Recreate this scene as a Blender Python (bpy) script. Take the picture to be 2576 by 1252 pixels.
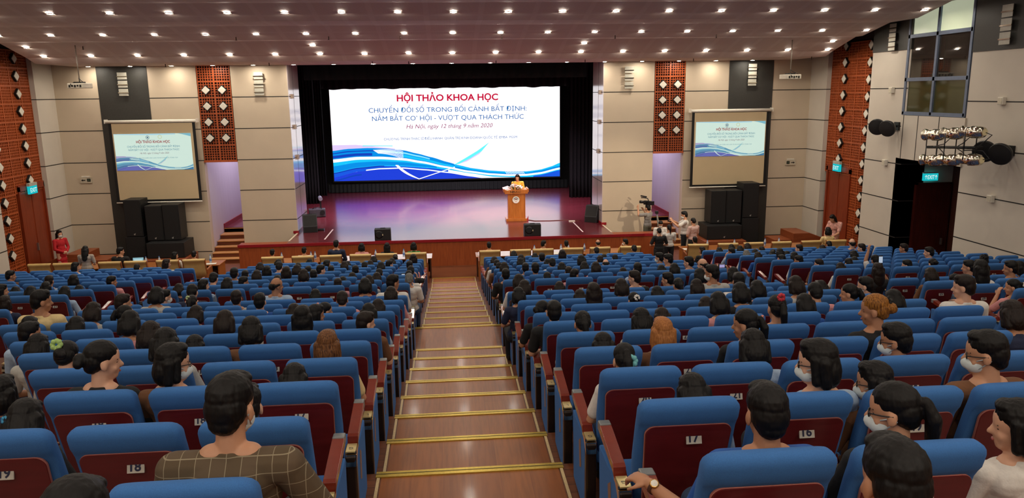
import bpy, math, random
from mathutils import Vector, Matrix, noise
random.seed(7)
PI = math.pi
for o in list(bpy.data.objects):
    bpy.data.objects.remove(o, do_unlink=True)
scene = bpy.context.scene
COL = scene.collection

# ------------------------------------------------------------------ camera, world, exposure
CAM = Vector((-0.105, 0.0, 5.95))
PITCH, ROLL, YAW, FPX = math.radians(11.63), math.radians(0.748), math.radians(4.802), 1900.0
fw = Vector((math.sin(YAW) * math.cos(PITCH), math.cos(YAW) * math.cos(PITCH), -math.sin(PITCH)))
rt = Vector((math.cos(YAW), -math.sin(YAW), 0.0))
up = rt.cross(fw)
rt2 = rt * math.cos(ROLL) - up * math.sin(ROLL)
up2 = up * math.cos(ROLL) + rt * math.sin(ROLL)
cd = bpy.data.cameras.new('camera')
cam = bpy.data.objects.new('camera', cd)
COL.objects.link(cam)
cam.matrix_world = Matrix(((rt2.x, up2.x, -fw.x, CAM.x), (rt2.y, up2.y, -fw.y, CAM.y), (rt2.z, up2.z, -fw.z, CAM.z), (0, 0, 0, 1)))
cd.sensor_width = 36.0
cd.sensor_fit = 'HORIZONTAL'
cd.lens = FPX / 2576 * 36.0
cd.clip_start, cd.clip_end = 0.05, 200
scene.camera = cam

world = bpy.data.worlds.new('hall_world')
scene.world = world
world.use_nodes = True
world.node_tree.nodes['Background'].inputs[0].default_value = (0.9, 0.8, 0.75, 1)
world.node_tree.nodes['Background'].inputs[1].default_value = 0.0
scene.view_settings.view_transform = 'Standard'
scene.view_settings.look = 'None'
scene.view_settings.exposure = 0.0
scene.view_settings.gamma = 1.0
scene.view_settings.use_curve_mapping = False
scene.cycles.max_bounces = 7
scene.cycles.diffuse_bounces = 4
scene.cycles.glossy_bounces = 3
scene.cycles.transmission_bounces = 4
scene.cycles.sample_clamp_indirect = 4.0
scene.cycles.caustics_reflective = False
scene.cycles.caustics_refractive = False
LAMP = 265.0      # radiance of the ceiling downlights
LED = 1.3        # radiance of the stage LED wall

def add_light(name, kind, loc, target, energy, color, size=0.3, spot=60, blend=0.6):
    d = bpy.data.lights.new(name, kind)
    d.energy = energy
    d.color = color
    if kind == 'AREA':
        d.shape = 'RECTANGLE'
        d.size, d.size_y = size if isinstance(size, tuple) else (size, size)
    else:
        d.shadow_soft_size = size
    if kind == 'SPOT':
        d.spot_size, d.spot_blend = math.radians(spot), blend
    o = bpy.data.objects.new(name, d)
    COL.objects.link(o)
    o.location = loc
    o.rotation_euler = (Vector(target) - Vector(loc)).to_track_quat('-Z', 'Y').to_euler()
    return o
# unseen spots added above the stage to brighten its floor
for i, x in enumerate((-4.2, -1.4, 1.4, 4.2)):
    add_light('stage_fill', 'SPOT', (x, 31.2, 7.6), (x * 0.75, 33.5, 0.95), 2300, (1.0, 0.74, 0.95), 0.25, 95, 0.9)
# spotlights of the chrome rig on the right-hand wall, aimed at the lectern and the stage edge
add_light('rig_spot', 'SPOT', (11.9, 18.1, 4.95), (2.7, 29.6, 1.7), 2600, (1.0, 0.8, 0.55), 0.08, 13, 0.5)
add_light('rig_spot', 'SPOT', (11.9, 18.1, 4.35), (6.2, 28.2, 2.2), 1500, (1.0, 0.82, 0.6), 0.08, 24, 0.7)
# light of the side corridors behind the pillars
for s in (-1, 1):
    add_light('corridor_lamp', 'AREA', (s * 7.6, 31.6, 6.2), (s * 8.4, 30.6, 2.0), 330, (0.86, 0.74, 1.0), (0.8, 0.8))

# ------------------------------------------------------------------ materials
def lin(h):
    h = h.lstrip('#')
    c = [int(h[i:i + 2], 16) / 255 for i in (0, 2, 4)]
    return tuple(v / 12.92 if v <= 0.04045 else ((v + 0.055) / 1.055) ** 2.4 for v in c) + (1.0,)

class NT:
    """small node-tree helper"""
    def __init__(self, name):
        self.m = bpy.data.materials.new(name)
        self.m.use_nodes = True
        self.t = self.m.node_tree
        self.b = self.t.nodes['Principled BSDF']
    def n(self, kind, **kw):
        nd = self.t.nodes.new(kind)
        for k, v in kw.items():
            if k.startswith('i_'):
                key = k[2:]
                key = int(key) if key.isdigit() else key.replace('_', ' ')
                nd.inputs[key].default_value = v
            else:
                setattr(nd, k, v)
        return nd
    def l(self, a, ao, b, bi):
        self.t.links.new(a.outputs[ao], b.inputs[bi])

def scale_col(c, k):
    return tuple(min(1, v * k) for v in c[:3]) + (1.0,)

MATS = {}
def mat(name, hexc, rough=0.5, metal=0.0, var=0.08, scale=12.0, bump=0.0, bscale=200.0, coat=0.0, stretch=None, emit=0.0):
    if name in MATS:
        return MATS[name]
    T = NT(name)
    c = lin(hexc)
    tc = T.n('ShaderNodeTexCoord')
    mp = T.n('ShaderNodeMapping')
    if stretch:
        mp.inputs['Scale'].default_value = stretch
    T.l(tc, 'Object', mp, 'Vector')
    nz = T.n('ShaderNodeTexNoise', i_Scale=scale, i_Detail=3.0)
    T.l(mp, 'Vector', nz, 'Vector')
    rp = T.n('ShaderNodeValToRGB')
    rp.color_ramp.elements[0].position, rp.color_ramp.elements[1].position = 0.3, 0.7
    rp.color_ramp.elements[0].color = scale_col(c, 1 - var)
    rp.color_ramp.elements[1].color = scale_col(c, 1 + var)
    T.l(nz, 'Fac', rp, 'Fac')
    T.l(rp, 'Color', T.b, 'Base Color')
    T.b.inputs['Roughness'].default_value = rough
    T.b.inputs['Metallic'].default_value = metal
    T.b.inputs['Coat Weight'].default_value = coat
    T.b.inputs['Coat Roughness'].default_value = 0.12
    if bump:
        n2 = T.n('ShaderNodeTexNoise', i_Scale=bscale, i_Detail=2.0)
        T.l(mp, 'Vector', n2, 'Vector')
        bp = T.n('ShaderNodeBump', i_Strength=bump, i_Distance=0.01)
        T.l(n2, 'Fac', bp, 'Height')
        T.l(bp, 'Normal', T.b, 'Normal')
    if emit:
        T.l(rp, 'Color', T.b, 'Emission Color')
        T.b.inputs['Emission Strength'].default_value = emit
    MATS[name] = T.m
    return T.m

def plank_mat(name, c1, c2, cm, rough, bw, bh, along='x', coat=0.0, grain=0.25):
    """boards laid along x or y (object coordinates), with grain"""
    T = NT(name)
    tc = T.n('ShaderNodeTexCoord')
    mp = T.n('ShaderNodeMapping')
    if along == 'y':
        mp.inputs['Rotation'].default_value = (0, 0, PI / 2)
    T.l(tc, 'Object', mp, 'Vector')
    br = T.n('ShaderNodeTexBrick', i_Color1=lin(c1), i_Color2=lin(c2), i_Mortar=lin(cm), i_Scale=1.0)
    br.inputs['Brick Width'].default_value = bw
    br.inputs['Row Height'].default_value = bh
    br.inputs['Mortar Size'].default_value = 0.003
    T.l(mp, 'Vector', br, 'Vector')
    m2 = T.n('ShaderNodeMapping')
    m2.inputs['Scale'].default_value = (0.7, 9, 9)
    T.l(mp, 'Vector', m2, 'Vector')
    nz = T.n('ShaderNodeTexNoise', i_Scale=4.0, i_Detail=5.0)
    T.l(m2, 'Vector', nz, 'Vector')
    mx = T.n('ShaderNodeMix', data_type='RGBA', blend_type='MULTIPLY')
    mx.inputs[0].default_value = grain * 2
    T.l(br, 'Color', mx, 6)
    rp = T.n('ShaderNodeValToRGB')
    rp.color_ramp.elements[0].color = (0.35, 0.35, 0.35, 1)
    rp.color_ramp.elements[1].color = (1, 1, 1, 1)
    rp.color_ramp.elements[0].position, rp.color_ramp.elements[1].position = 0.3, 0.6
    T.l(nz, 'Fac', rp, 'Fac')
    T.l(rp, 'Color', mx, 7)
    T.l(mx, 2, T.b, 'Base Color')
    T.b.inputs['Roughness'].default_value = rough
    T.b.inputs['Coat Weight'].default_value = coat
    T.b.inputs['Coat Roughness'].default_value = 0.1
    MATS[name] = T.m
    return T.m

def grain_mat(name, c1, c2, rough, vec=(14, 14, 1.0), coat=0.0):
    """veneer with upright grain"""
    T = NT(name)
    tc = T.n('ShaderNodeTexCoord')
    mp = T.n('ShaderNodeMapping')
    mp.inputs['Scale'].default_value = vec
    T.l(tc, 'Object', mp, 'Vector')
    nz = T.n('ShaderNodeTexNoise', i_Scale=2.5, i_Detail=6.0, i_Distortion=0.6)
    T.l(mp, 'Vector', nz, 'Vector')
    rp = T.n('ShaderNodeValToRGB')
    rp.color_ramp.elements[0].color, rp.color_ramp.elements[1].color = lin(c1), lin(c2)
    rp.color_ramp.elements[0].position, rp.color_ramp.elements[1].position = 0.35, 0.65
    T.l(nz, 'Fac', rp, 'Fac')
    T.l(rp, 'Color', T.b, 'Base Color')
    T.b.inputs['Roughness'].default_value = rough
    T.b.inputs['Coat Weight'].default_value = coat
    MATS[name] = T.m
    return T.m

def emit_mat(name, hexc, strength):
    if name in MATS:
        return MATS[name]
    T = NT(name)
    tc = T.n('ShaderNodeTexCoord')
    nz = T.n('ShaderNodeTexNoise', i_Scale=3.0)
    T.l(tc, 'Object', nz, 'Vector')
    rp = T.n('ShaderNodeValToRGB')
    c = lin(hexc)
    rp.color_ramp.elements[0].color, rp.color_ramp.elements[1].color = scale_col(c, 0.97), c
    T.l(nz, 'Fac', rp, 'Fac')
    T.b.inputs['Base Color'].default_value = (0, 0, 0, 1)
    T.b.inputs['Roughness'].default_value = 0.6
    T.b.inputs['Specular IOR Level'].default_value = 0.0
    T.l(rp, 'Color', T.b, 'Emission Color')
    T.b.inputs['Emission Strength'].default_value = strength
    MATS[name] = T.m
    return T.m

# ------------------------------------------------------------------ mesh building
class MB:
    def __init__(self):
        self.v, self.f, self.m, self.s = [], [], [], []
    def add(self, vs, fs, mi=0, smooth=False, mtx=None):
        b = len(self.v)
        for p in vs:
            p = Vector(p)
            self.v.append(mtx @ p if mtx is not None else p)
        for f in fs:
            self.f.append([b + i for i in f])
            self.m.append(mi)
            self.s.append(smooth)
        return self
    def box(self, c, s, mi=0, mtx=None):
        x, y, z = s[0] / 2, s[1] / 2, s[2] / 2
        vs = [(c[0] + i * x, c[1] + j * y, c[2] + k * z) for i in (-1, 1) for j in (-1, 1) for k in (-1, 1)]
        return self.add(vs, [(0, 1, 3, 2), (4, 6, 7, 5), (0, 4, 5, 1), (2, 3, 7, 6), (0, 2, 6, 4), (1, 5, 7, 3)], mi, False, mtx)
    def bx(self, x0, x1, y0, y1, z0, z1, mi=0, mtx=None):
        return self.box(((x0 + x1) / 2, (y0 + y1) / 2, (z0 + z1) / 2), (x1 - x0, y1 - y0, z1 - z0), mi, mtx)
    def rings(self, rings, mi=0, smooth=True, caps=True, mtx=None):
        n = len(rings[0])
        vs = [p for r in rings for p in r]
        fs = []
        for i in range(len(rings) - 1):
            for j in range(n):
                k = (j + 1) % n
                fs.append((i * n + j, i * n + k, (i + 1) * n + k, (i + 1) * n + j))
        self.add(vs, fs, mi, smooth, mtx)
        if caps:
            self.add(rings[0], [tuple(range(n))[::-1]], mi, False, mtx)
            self.add(rings[-1], [tuple(range(n))], mi, False, mtx)
        return self
    def tube(self, pts, r, n=8, mi=0, mtx=None, caps=True):
        pts = [Vector(p) for p in pts]
        rr = r if isinstance(r, (list, tuple)) else [r] * len(pts)
        rings = []
        prev = None
        for i, p in enumerate(pts):
            d = (pts[min(i + 1, len(pts) - 1)] - pts[max(i - 1, 0)])
            d = d.normalized() if d.length > 1e-9 else Vector((0, 0, 1))
            a = Vector((0, 0, 1)) if abs(d.z) < 0.9 else Vector((1, 0, 0))
            if prev is not None:
                a = prev
            u = (a - d * a.dot(d)).normalized()
            prev = u
            w = d.cross(u)
            rings.append([p + (u * math.cos(2 * PI * j / n) + w * math.sin(2 * PI * j / n)) * rr[i] for j in range(n)])
        return self.rings(rings, mi, True, caps, mtx)
    def lathe(self, prof, n=20, mi=0, mtx=None, caps=True):
        return self.rings([[(r * math.cos(2 * PI * j / n), r * math.sin(2 * PI * j / n), z) for j in range(n)] for r, z in prof], mi, True, caps, mtx)
    def ell(self, c, r, mi=0, n=12, k=8, mtx=None):
        rings = []
        for i in range(1, k):
            a = -PI / 2 + PI * i / k
            rings.append([(c[0] + r[0] * math.cos(a) * math.cos(2 * PI * j / n), c[1] + r[1] * math.cos(a) * math.sin(2 * PI * j / n), c[2] + r[2] * math.sin(a)) for j in range(n)])
        self.rings(rings, mi, True, False, mtx)
        self.add([(c[0], c[1], c[2] - r[2])] + rings[0], [(0, (j + 1) % n + 1, j + 1) for j in range(n)], mi, True, mtx)
        return self.add([(c[0], c[1], c[2] + r[2])] + rings[-1], [(0, j + 1, (j + 1) % n + 1) for j in range(n)], mi, True, mtx)
    def prism(self, poly, h0, h1, axis='z', mi=0, mtx=None):
        def P(a, b, h):
            return {'z': (a, b, h), 'y': (a, h, b), 'x': (h, a, b)}[axis]
        n = len(poly)
        vs = [P(a, b, h0) for a, b in poly] + [P(a, b, h1) for a, b in poly]
        fs = [tuple(range(n)), tuple(range(n, 2 * n))[::-1]] + [(i, i + n, (i + 1) % n + n, (i + 1) % n) for i in range(n)]
        return self.add(vs, fs, mi, False, mtx)
    def mesh(self, name, mats):
        me = bpy.data.meshes.new(name)
        me.from_pydata([tuple(p) for p in self.v], [], self.f)
        for m in (mats if isinstance(mats, (list, tuple)) else [mats]):
            me.materials.append(m)
        me.polygons.foreach_set('material_index', self.m)
        me.polygons.foreach_set('use_smooth', self.s)
        import bmesh
        bm = bmesh.new()
        bm.from_mesh(me)
        bmesh.ops.remove_doubles(bm, verts=bm.verts, dist=1e-5)
        bmesh.ops.recalc_face_normals(bm, faces=bm.faces)
        bm.to_mesh(me)
        bm.free()
        me.update()
        return me
    def build(self, name, mats, parent=None, bevel=0.0, seg=2, loc=None, rot=None):
        me = self.mesh(name, mats)
        if bevel:
            me = bake(me, bevel, seg)
        return link(name, me, parent, loc, rot)

SHOP = bpy.data.scenes.new('workshop')       # a scratch scene where modifiers and lettering are turned into meshes
def evaluated(o):
    vl = SHOP.view_layers[0]
    vl.update()
    return bpy.data.meshes.new_from_object(o.evaluated_get(vl.depsgraph))

def bake(me, bevel, seg=2):
    o = bpy.data.objects.new('tmp', me)
    SHOP.collection.objects.link(o)
    md = o.modifiers.new('b', 'BEVEL')
    md.width, md.segments, md.limit_method = bevel, seg, 'ANGLE'
    md.angle_limit = math.radians(40)
    md.harden_normals = False
    out = evaluated(o)
    out.name = me.name
    bpy.data.objects.remove(o, do_unlink=True)
    return out

def link(name, me, parent=None, loc=None, rot=None):
    o = bpy.data.objects.new(name, me)
    COL.objects.link(o)
    if parent is not None:
        o.parent = parent
    if loc is not None:
        o.location = loc
    if rot is not None:
        o.rotation_euler = rot
    return o

def tag(o, label=None, cat=None, group=None, kind=None):
    for k, v in (('label', label), ('category', cat), ('group', group), ('kind', kind)):
        if v:
            o[k] = v
    return o

def thing(name, label, cat, loc=(0, 0, 0), rz=0.0, group=None):
    o = bpy.data.objects.new(name, None)
    o.empty_display_size = 0.1
    COL.objects.link(o)
    o.location = loc
    o.rotation_euler = (0, 0, rz)
    return tag(o, label, cat, group)

def copy_tree(root, loc, rz=None, scale=None):
    r = root.copy()
    COL.objects.link(r)
    r.location = loc
    if rz is not None:
        r.rotation_euler = (0, 0, rz)
    if scale is not None:
        r.scale = (scale, scale, scale)
    for ch in KIDS.get(root.name, root.children):
        c = ch.copy()
        COL.objects.link(c)
        c.parent = r
        for g in ch.children:
            d = g.copy()
            COL.objects.link(d)
            d.parent = c
    return r
KIDS = {}

def struct(o):
    o['kind'] = 'structure'
    return o

def text_mesh(body, width=None, height=None, depth=0.0, offset=0.0, shear=0.0, spacing=1.0, align='CENTER', res=3):
    """lettering as a flat mesh in the xz plane facing -y, baseline at z=0"""
    cu = bpy.data.curves.new('text', 'FONT')
    cu.body = body
    cu.size = 1.0
    cu.align_x = align
    cu.extrude = 0.0
    cu.offset = offset
    cu.shear = shear
    cu.space_character = spacing
    cu.resolution_u = res
    o = bpy.data.objects.new('tmp', cu)
    SHOP.collection.objects.link(o)
    me = evaluated(o)
    bpy.data.objects.remove(o, do_unlink=True)
    xs = [v.co.x for v in me.vertices]
    w = (max(xs) - min(xs)) if xs else 1
    sx = width / w if width else None
    sy = height / 0.73 if height else sx
    if sx is None:
        sx = sy
    mid = (max(xs) + min(xs)) / 2 if (xs and align == 'CENTER') else 0
    for v in me.vertices:
        x, y = (v.co.x - mid) * sx, v.co.y * sy
        v.co = (x, 0, y)
    me.update()
    return me

def text(body, name, m, parent, loc, rot=None, **kw):
    me = text_mesh(body, **kw)
    me.materials.clear()
    me.materials.append(m)
    return link(name, me, parent, loc, rot)
# ------------------------------------------------------------------ shared materials
WALL = mat('beige_wall_panel', 'c9b8a0', 0.55, var=0.03, scale=1.5, bump=0.03, bscale=60)
WALL2 = mat('beige_side_panel', 'cbc1b2', 0.6, var=0.03, scale=1.5, bump=0.03, bscale=60)
GLOSSY_WALL = mat('glossy_white_panel', 'd4c6c6', 0.08, var=0.02, scale=2.0, coat=0.6)
CHAR = mat('charcoal_panel', '33322e', 0.5, var=0.12, scale=40, bump=0.1, bscale=150)
DARKSEAM = mat('dark_seam', '1a1512', 0.7)
LATWOOD = grain_mat('lattice_wood', 'a04a22', 'b85a2c', 0.45)
LATBACK = mat('lattice_dark_board', '2b0c05', 0.8, var=0.2)  # dark backing board behind the lattice bars
BLACK = mat('matte_black', '0b0b0c', 0.6, var=0.15)
BLACKP = mat('black_plastic', '141416', 0.38, var=0.1)
CLOTHBLACK = mat('black_velvet', '060708', 0.95, var=0.3, scale=30, bump=0.3, bscale=300)
WHITE = mat('white_enamel', 'e8e2d4', 0.4, var=0.03)
DOORWOOD = grain_mat('door_veneer', '7a2c14', '8f3a1c', 0.35)
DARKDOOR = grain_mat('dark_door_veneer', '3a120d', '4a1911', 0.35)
TRIMWOOD = grain_mat('trim_wood', '86401f', '9a4d28', 0.4)
STAGEFLOOR = plank_mat('stage_boards', '6e2a33', '7d333d', '31131a', 0.2, 1.6, 0.09, 'x', coat=0.25)
STAGEFRONT = grain_mat('stage_front_veneer', '8f4420', 'a35228', 0.4, (10, 10, 0.8))
REDEDGE = mat('red_stage_edge', '8e1520', 0.35, var=0.08)
TIERFLOOR = plank_mat('tier_boards', '6a3a22', '754329', '3a1e12', 0.35, 1.2, 0.11, 'x')
AISLE = plank_mat('aisle_laminate', '935220', '9d5b26', '8a4c20', 0.34, 2.6, 0.22, 'y', coat=0.1, grain=0.2)
BRASS = mat('brass_strip', 'd9bb55', 0.32, 0.75, var=0.1, scale=60)
CREAMSTRIP = mat('pale_strip', 'd8bd8c', 0.4, 0.2, var=0.1, scale=60)
STEPWOOD = grain_mat('step_wood', '5c2a14', '6e351c', 0.45, (1.0, 14, 14))
STEPEDGE = grain_mat('step_edge_wood', 'b07a42', 'bd8850', 0.4, (1.0, 14, 14))
CHROME = mat('polished_chrome', 'd9d2c0', 0.12, 1.0, var=0.05)
STEEL = mat('brushed_steel', 'a9a7a2', 0.35, 0.9, var=0.08, stretch=(60, 4, 4))
BLUEFRAME = mat('blue_grey_frame', '6e7a90', 0.4, 0.3, var=0.06)

# ------------------------------------------------------------------ tiers of the hall
FRONT_Y = 28.25
ROWS = {r: (21.1 - 0.945 * (r - 1), 0.275 + 0.15 * (r - 1)) for r in range(1, 10)}
ROWS[10] = (11.764, 1.715)
for r in range(11, 22):
    ROWS[r] = (11.764 - 0.929 * (r - 10), 1.898 + 0.1832 * (r - 11))
treads = [(23.92, FRONT_Y, 0.0), (22.98, 23.92, 0.12), (22.06, 22.98, 0.2)]
prev = 22.06
for r in range(1, 10):
    treads.append((ROWS[r][0], prev, ROWS[r][1]))
    prev = ROWS[r][0]
treads.append((11.764, prev, 1.715))
prev = 11.764
for r in range(11, 22):
    treads.append((ROWS[r][0], prev, ROWS[r][1]))
    prev = ROWS[r][0]
for k in range(10):
    treads.append((prev - 0.929, prev, ROWS[21][1] + 0.1832 * (k + 1)))
    prev -= 0.929
FLOOR = MB()
for y0, y1, z in treads:
    FLOOR.bx(-13.9, 13.9, y0, y1, -0.4, z)
FLOOR.bx(12.6, 15.6, 18.9, 22.0, -0.4, 0.275)
struct(FLOOR.build('floor', TIERFLOOR))
BACK_Y = prev

a = MB()
for i, (y0, y1, z) in enumerate(treads):
    if i == 0:
        continue
    a.bx(-0.66, 0.66, y0 + 0.01, y1 - 0.03, z - 0.01, z + 0.004)
struct(a.build('aisle_floor', AISLE))
n = 0
for i, (y0, y1, z) in enumerate(treads[1:24]):
    n += 1
    nos = MB()
    wd = 0.85 if abs(y1 - 13.54) < 0.02 else 0.70
    nos.bx(-wd, wd, y1 - 0.075, y1 + 0.006, z + 0.004, z + 0.012)
    nos.bx(-wd, wd, y1 - 0.034, y1 - 0.028, z + 0.0125, z + 0.0135, 1)
    o = struct(nos.build('trim_%d' % n, [BRASS, DARKSEAM]))
    if abs(y0 - 11.764) > 0.01:
        for s in (-1, 1):
            n += 1
            struct(MB().bx(s * 0.68 - 0.011, s * 0.68 + 0.011, y0 + 0.005, y1 - 0.08, z + 0.002, z + 0.009).build('trim_%d' % n, CREAMSTRIP))

# ------------------------------------------------------------------ walls
GZ = (5.95, 4.84, 3.72, 2.61, 1.49, 0.37)
def grooves_x(parent, x0, x1, y, s=-1, zs=GZ):
    m = MB()
    for z in zs:
        m.bx(x0, x1, y - 0.004 if s < 0 else y, y if s < 0 else y + 0.004, z - 0.014, z + 0.014)
    m.build('groove', DARKSEAM, parent)
def grooves_y(parent, x, y0, y1, s, zs=GZ):
    m = MB()
    for z in zs:
        m.bx(min(x, x + s * 0.004), max(x, x + s * 0.004), y0, y1, z - 0.014, z + 0.014)
    m.build('groove', DARKSEAM, parent)

TOP = 9.6
for s, nm in ((-1, 'left'), (1, 'right')):
    # big screen wall beside the stage, with a charcoal column in it
    m = MB()
    m.bx(*sorted((s * 8.86, s * 13.8)), FRONT_Y, FRONT_Y + 0.3, 0, TOP)
    w = struct(m.build('wall_front_' + nm, WALL))
    grooves_x(w, *sorted((s * 8.86, s * 10.53)), FRONT_Y)
    grooves_x(w, *sorted((s * 12.24, s * 13.8)), FRONT_Y)
    c = MB().bx(*sorted((s * 10.53, s * 12.24)), FRONT_Y - 0.012, FRONT_Y, 0, 7.1)
    c.build('charcoal_column', CHAR, w)
    # pillar between corridor and stage opening, with a glossy reveal
    px = 5.72 if s < 0 else 5.76
    m = MB().bx(*sorted((s * px, s * 7.68)), FRONT_Y, FRONT_Y + 0.5, 0, TOP)
    p = struct(m.build('wall_pillar_' + nm, WALL))
    grooves_x(p, *sorted((s * px, s * 7.68)), FRONT_Y)
    m = MB().bx(*sorted((s * (px - 0.015), s * (px + 0.2))), FRONT_Y + 0.001, FRONT_Y + 2.0, 0.9, TOP)
    rv = struct(m.build('trim_reveal_' + nm, GLOSSY_WALL))
    g = MB()
    for z in GZ[:5]:
        g.bx(*sorted((s * (px - 0.019), s * (px - 0.015))), FRONT_Y, FRONT_Y + 2.0, z - 0.012, z + 0.012)
    g.bx(*sorted((s * (px - 0.019), s * (px - 0.015))), FRONT_Y + 0.9, FRONT_Y + 0.915, 0.95, TOP)
    g.build('groove', DARKSEAM, rv)
    struct(MB().bx(*sorted((s * (px - 0.03), s * (px + 0.16))), FRONT_Y - 0.02, FRONT_Y + 2.0, 0.953, 1.05).build('baseboard_reveal_' + nm, REDEDGE))
    # corridor behind the pillar
    m = MB()
    m.bx(*sorted((s * 8.86, s * 9.1)), FRONT_Y + 0.3, 34.0, 0, 4.2)
    m.bx(*sorted((s * 7.68, s * 7.5)), FRONT_Y + 0.5, 34.0, 0, 4.2)
    m.bx(*sorted((s * 7.5, s * 9.1)), 34.0, 34.2, 0, 8)
    m.bx(*sorted((s * 7.68, s * 8.86)), FRONT_Y + 0.12, FRONT_Y + 0.3, 3.72, TOP)
    struct(m.build('wall_corridor_' + nm, mat('corridor_white', 'd2cad0', 0.5, var=0.03, scale=2, stretch=(6, 6, 0.4))))
    struct(MB().bx(*sorted((s * 7.6, s * 8.86)), 29.9, 34.0, 0.3, 0.953).build('floor_corridor_' + nm, STAGEFLOOR))
    struct(MB().bx(*sorted((s * 8.83, s * 8.86)), 29.9, 34.0, 0.953, 1.12).build('baseboard_corridor_' + nm, REDEDGE))
    # chamfer and side wall
    m = MB().bx(*sorted((s * 13.72, s * 14.0)), 27.0, FRONT_Y + 0.3, 0, TOP)
    w = struct(m.build('wall_return_' + nm, WALL2))
    grooves_y(w, s * 13.72, 27.0, FRONT_Y, -s)
    grooves_x(w, *sorted((s * 13.72, s * 14.0)), 27.0)
    m = MB().bx(*sorted((s * 13.95, s * 14.2)), 23.5, 27.2, 0, TOP)
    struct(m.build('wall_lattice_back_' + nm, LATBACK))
    # wall between lattice and door recess
    y0 = 21.6 if s > 0 else BACK_Y
    m = MB().bx(*sorted((s * 13.45, s * 14.2)), y0, 23.62, 0, 7.06)
    w = struct(m.build('wall_side_' + nm, WALL2))
    grooves_y(w, s * 13.45, y0, 23.62, -s, (5.95, 4.84, 3.72, 2.61, 1.49))
    MB().bx(*sorted((s * 13.43, s * 14.2)), y0, 23.62, 7.06, TOP).build('charcoal_band', CHAR, w)
m = MB().bx(13.45, 14.0, BACK_Y, 18.95, 0, 6.84)
w = struct(m.build('wall_near_right', WALL2))
grooves_y(w, 13.45, BACK_Y, 18.95, -1, (5.6, 4.40, 3.22, 2.02, 1.0))
MB().bx(13.43, 14.0, BACK_Y, 18.95, 6.84, TOP).build('charcoal_band', CHAR, w)
struct(MB().bx(-14.2, 14.2, BACK_Y - 0.3, BACK_Y, 0, TOP).build('wall_back', WALL2))
# door recess under the control booth
m = MB()
m.bx(13.45, 15.3, 21.6, 21.9, 0, 3.9)
m.bx(15.2, 15.5, 18.9, 21.6, 0, 3.9)
w = struct(m.build('wall_recess', WALL2))
grooves_x(w, 13.45, 13.98, 21.6, -1, (3.72, 2.61, 1.49))
m = MB().bx(13.4, 15.5, 18.9, 21.7, 3.9, 5.17)
w = struct(m.build('wall_booth_parapet', WALL2))
g = MB()
for y in (19.95, 20.9, 21.6):
    g.bx(13.394, 13.4, y - 0.012, y + 0.012, 3.9, 5.17)
g.build('groove', DARKSEAM, w)
d = MB().bx(13.99, 15.0, 21.52, 21.6, 0.27, 3.1)
d.bx(13.93, 13.99, 21.5, 21.6, 0.27, 3.16)
d.bx(15.0, 15.06, 21.5, 21.6, 0.27, 3.16)
d.bx(13.93, 15.06, 21.5, 21.6, 3.1, 3.16)
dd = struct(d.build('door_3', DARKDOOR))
MB().bx(14.86, 14.9, 21.46, 21.52, 1.25, 1.45).build('door_handle', STEEL, dd)
m = MB().bx(15.12, 15.2, 18.96, 21.6, 0.27, 3.9)
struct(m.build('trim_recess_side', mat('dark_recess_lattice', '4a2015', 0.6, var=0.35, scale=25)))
# control booth window
fr = MB()
for y in (19.02, 20.42, 21.72):
    fr.bx(13.42, 13.52, y - 0.045, y + 0.045, 5.2, TOP)
for z in (5.23, 6.2, 7.42):
    fr.bx(13.42, 13.52, 19.0, 21.76, z - 0.05, z + 0.05)
win = struct(fr.build('window_1', BLUEFRAME))
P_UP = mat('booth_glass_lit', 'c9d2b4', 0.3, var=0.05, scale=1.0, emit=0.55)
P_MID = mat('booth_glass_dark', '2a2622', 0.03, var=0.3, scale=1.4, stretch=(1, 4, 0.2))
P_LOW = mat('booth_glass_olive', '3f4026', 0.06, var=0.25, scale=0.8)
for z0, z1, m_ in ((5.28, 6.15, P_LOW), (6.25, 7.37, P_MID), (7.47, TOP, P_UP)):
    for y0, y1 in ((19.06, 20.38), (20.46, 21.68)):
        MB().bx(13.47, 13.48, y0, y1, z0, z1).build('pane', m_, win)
struct(MB().bx(13.5, 15.5, 18.95, 21.9, 5.17, TOP).build('wall_booth_inside', CHAR))
MB()

# ------------------------------------------------------------------ wooden lattice panels
def lattice_mesh(cols, rows, pitch=0.56, sub=6, skip=None):
    """frames and thin bars in the local xz plane, front face towards -y"""
    m = MB()
    W, H = cols * pitch, rows * pitch
    for i in range(cols):
        for j in range(rows):
            x0, z0 = i * pitch, j * pitch
            if skip and skip(x0 + pitch / 2, z0 + pitch / 2):
                continue
            m.bx(x0, x0 + 0.026, 0, 0.05, z0, z0 + pitch)
            m.bx(x0 + pitch - 0.026, x0 + pitch, 0, 0.05, z0, z0 + pitch)
            m.bx(x0 + 0.026, x0 + pitch - 0.026, 0, 0.05, z0, z0 + 0.026)
            m.bx(x0 + 0.026, x0 + pitch - 0.026, 0, 0.05, z0 + pitch - 0.026, z0 + pitch)
            st = (pitch - 0.052) / sub
            for k in range(1, sub):
                m.bx(x0 + 0.026 + k * st - 0.013, x0 + 0.026 + k * st + 0.013, 0.008, 0.04, z0 + 0.026, z0 + pitch - 0.026)
                m.bx(x0 + 0.026, x0 + pitch - 0.026, 0.012, 0.036, z0 + 0.026 + k * st - 0.013, z0 + 0.026 + k * st + 0.013)
    return m
lat_front = lattice_mesh(2, 6).mesh('lattice_panel', LATWOOD)
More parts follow.
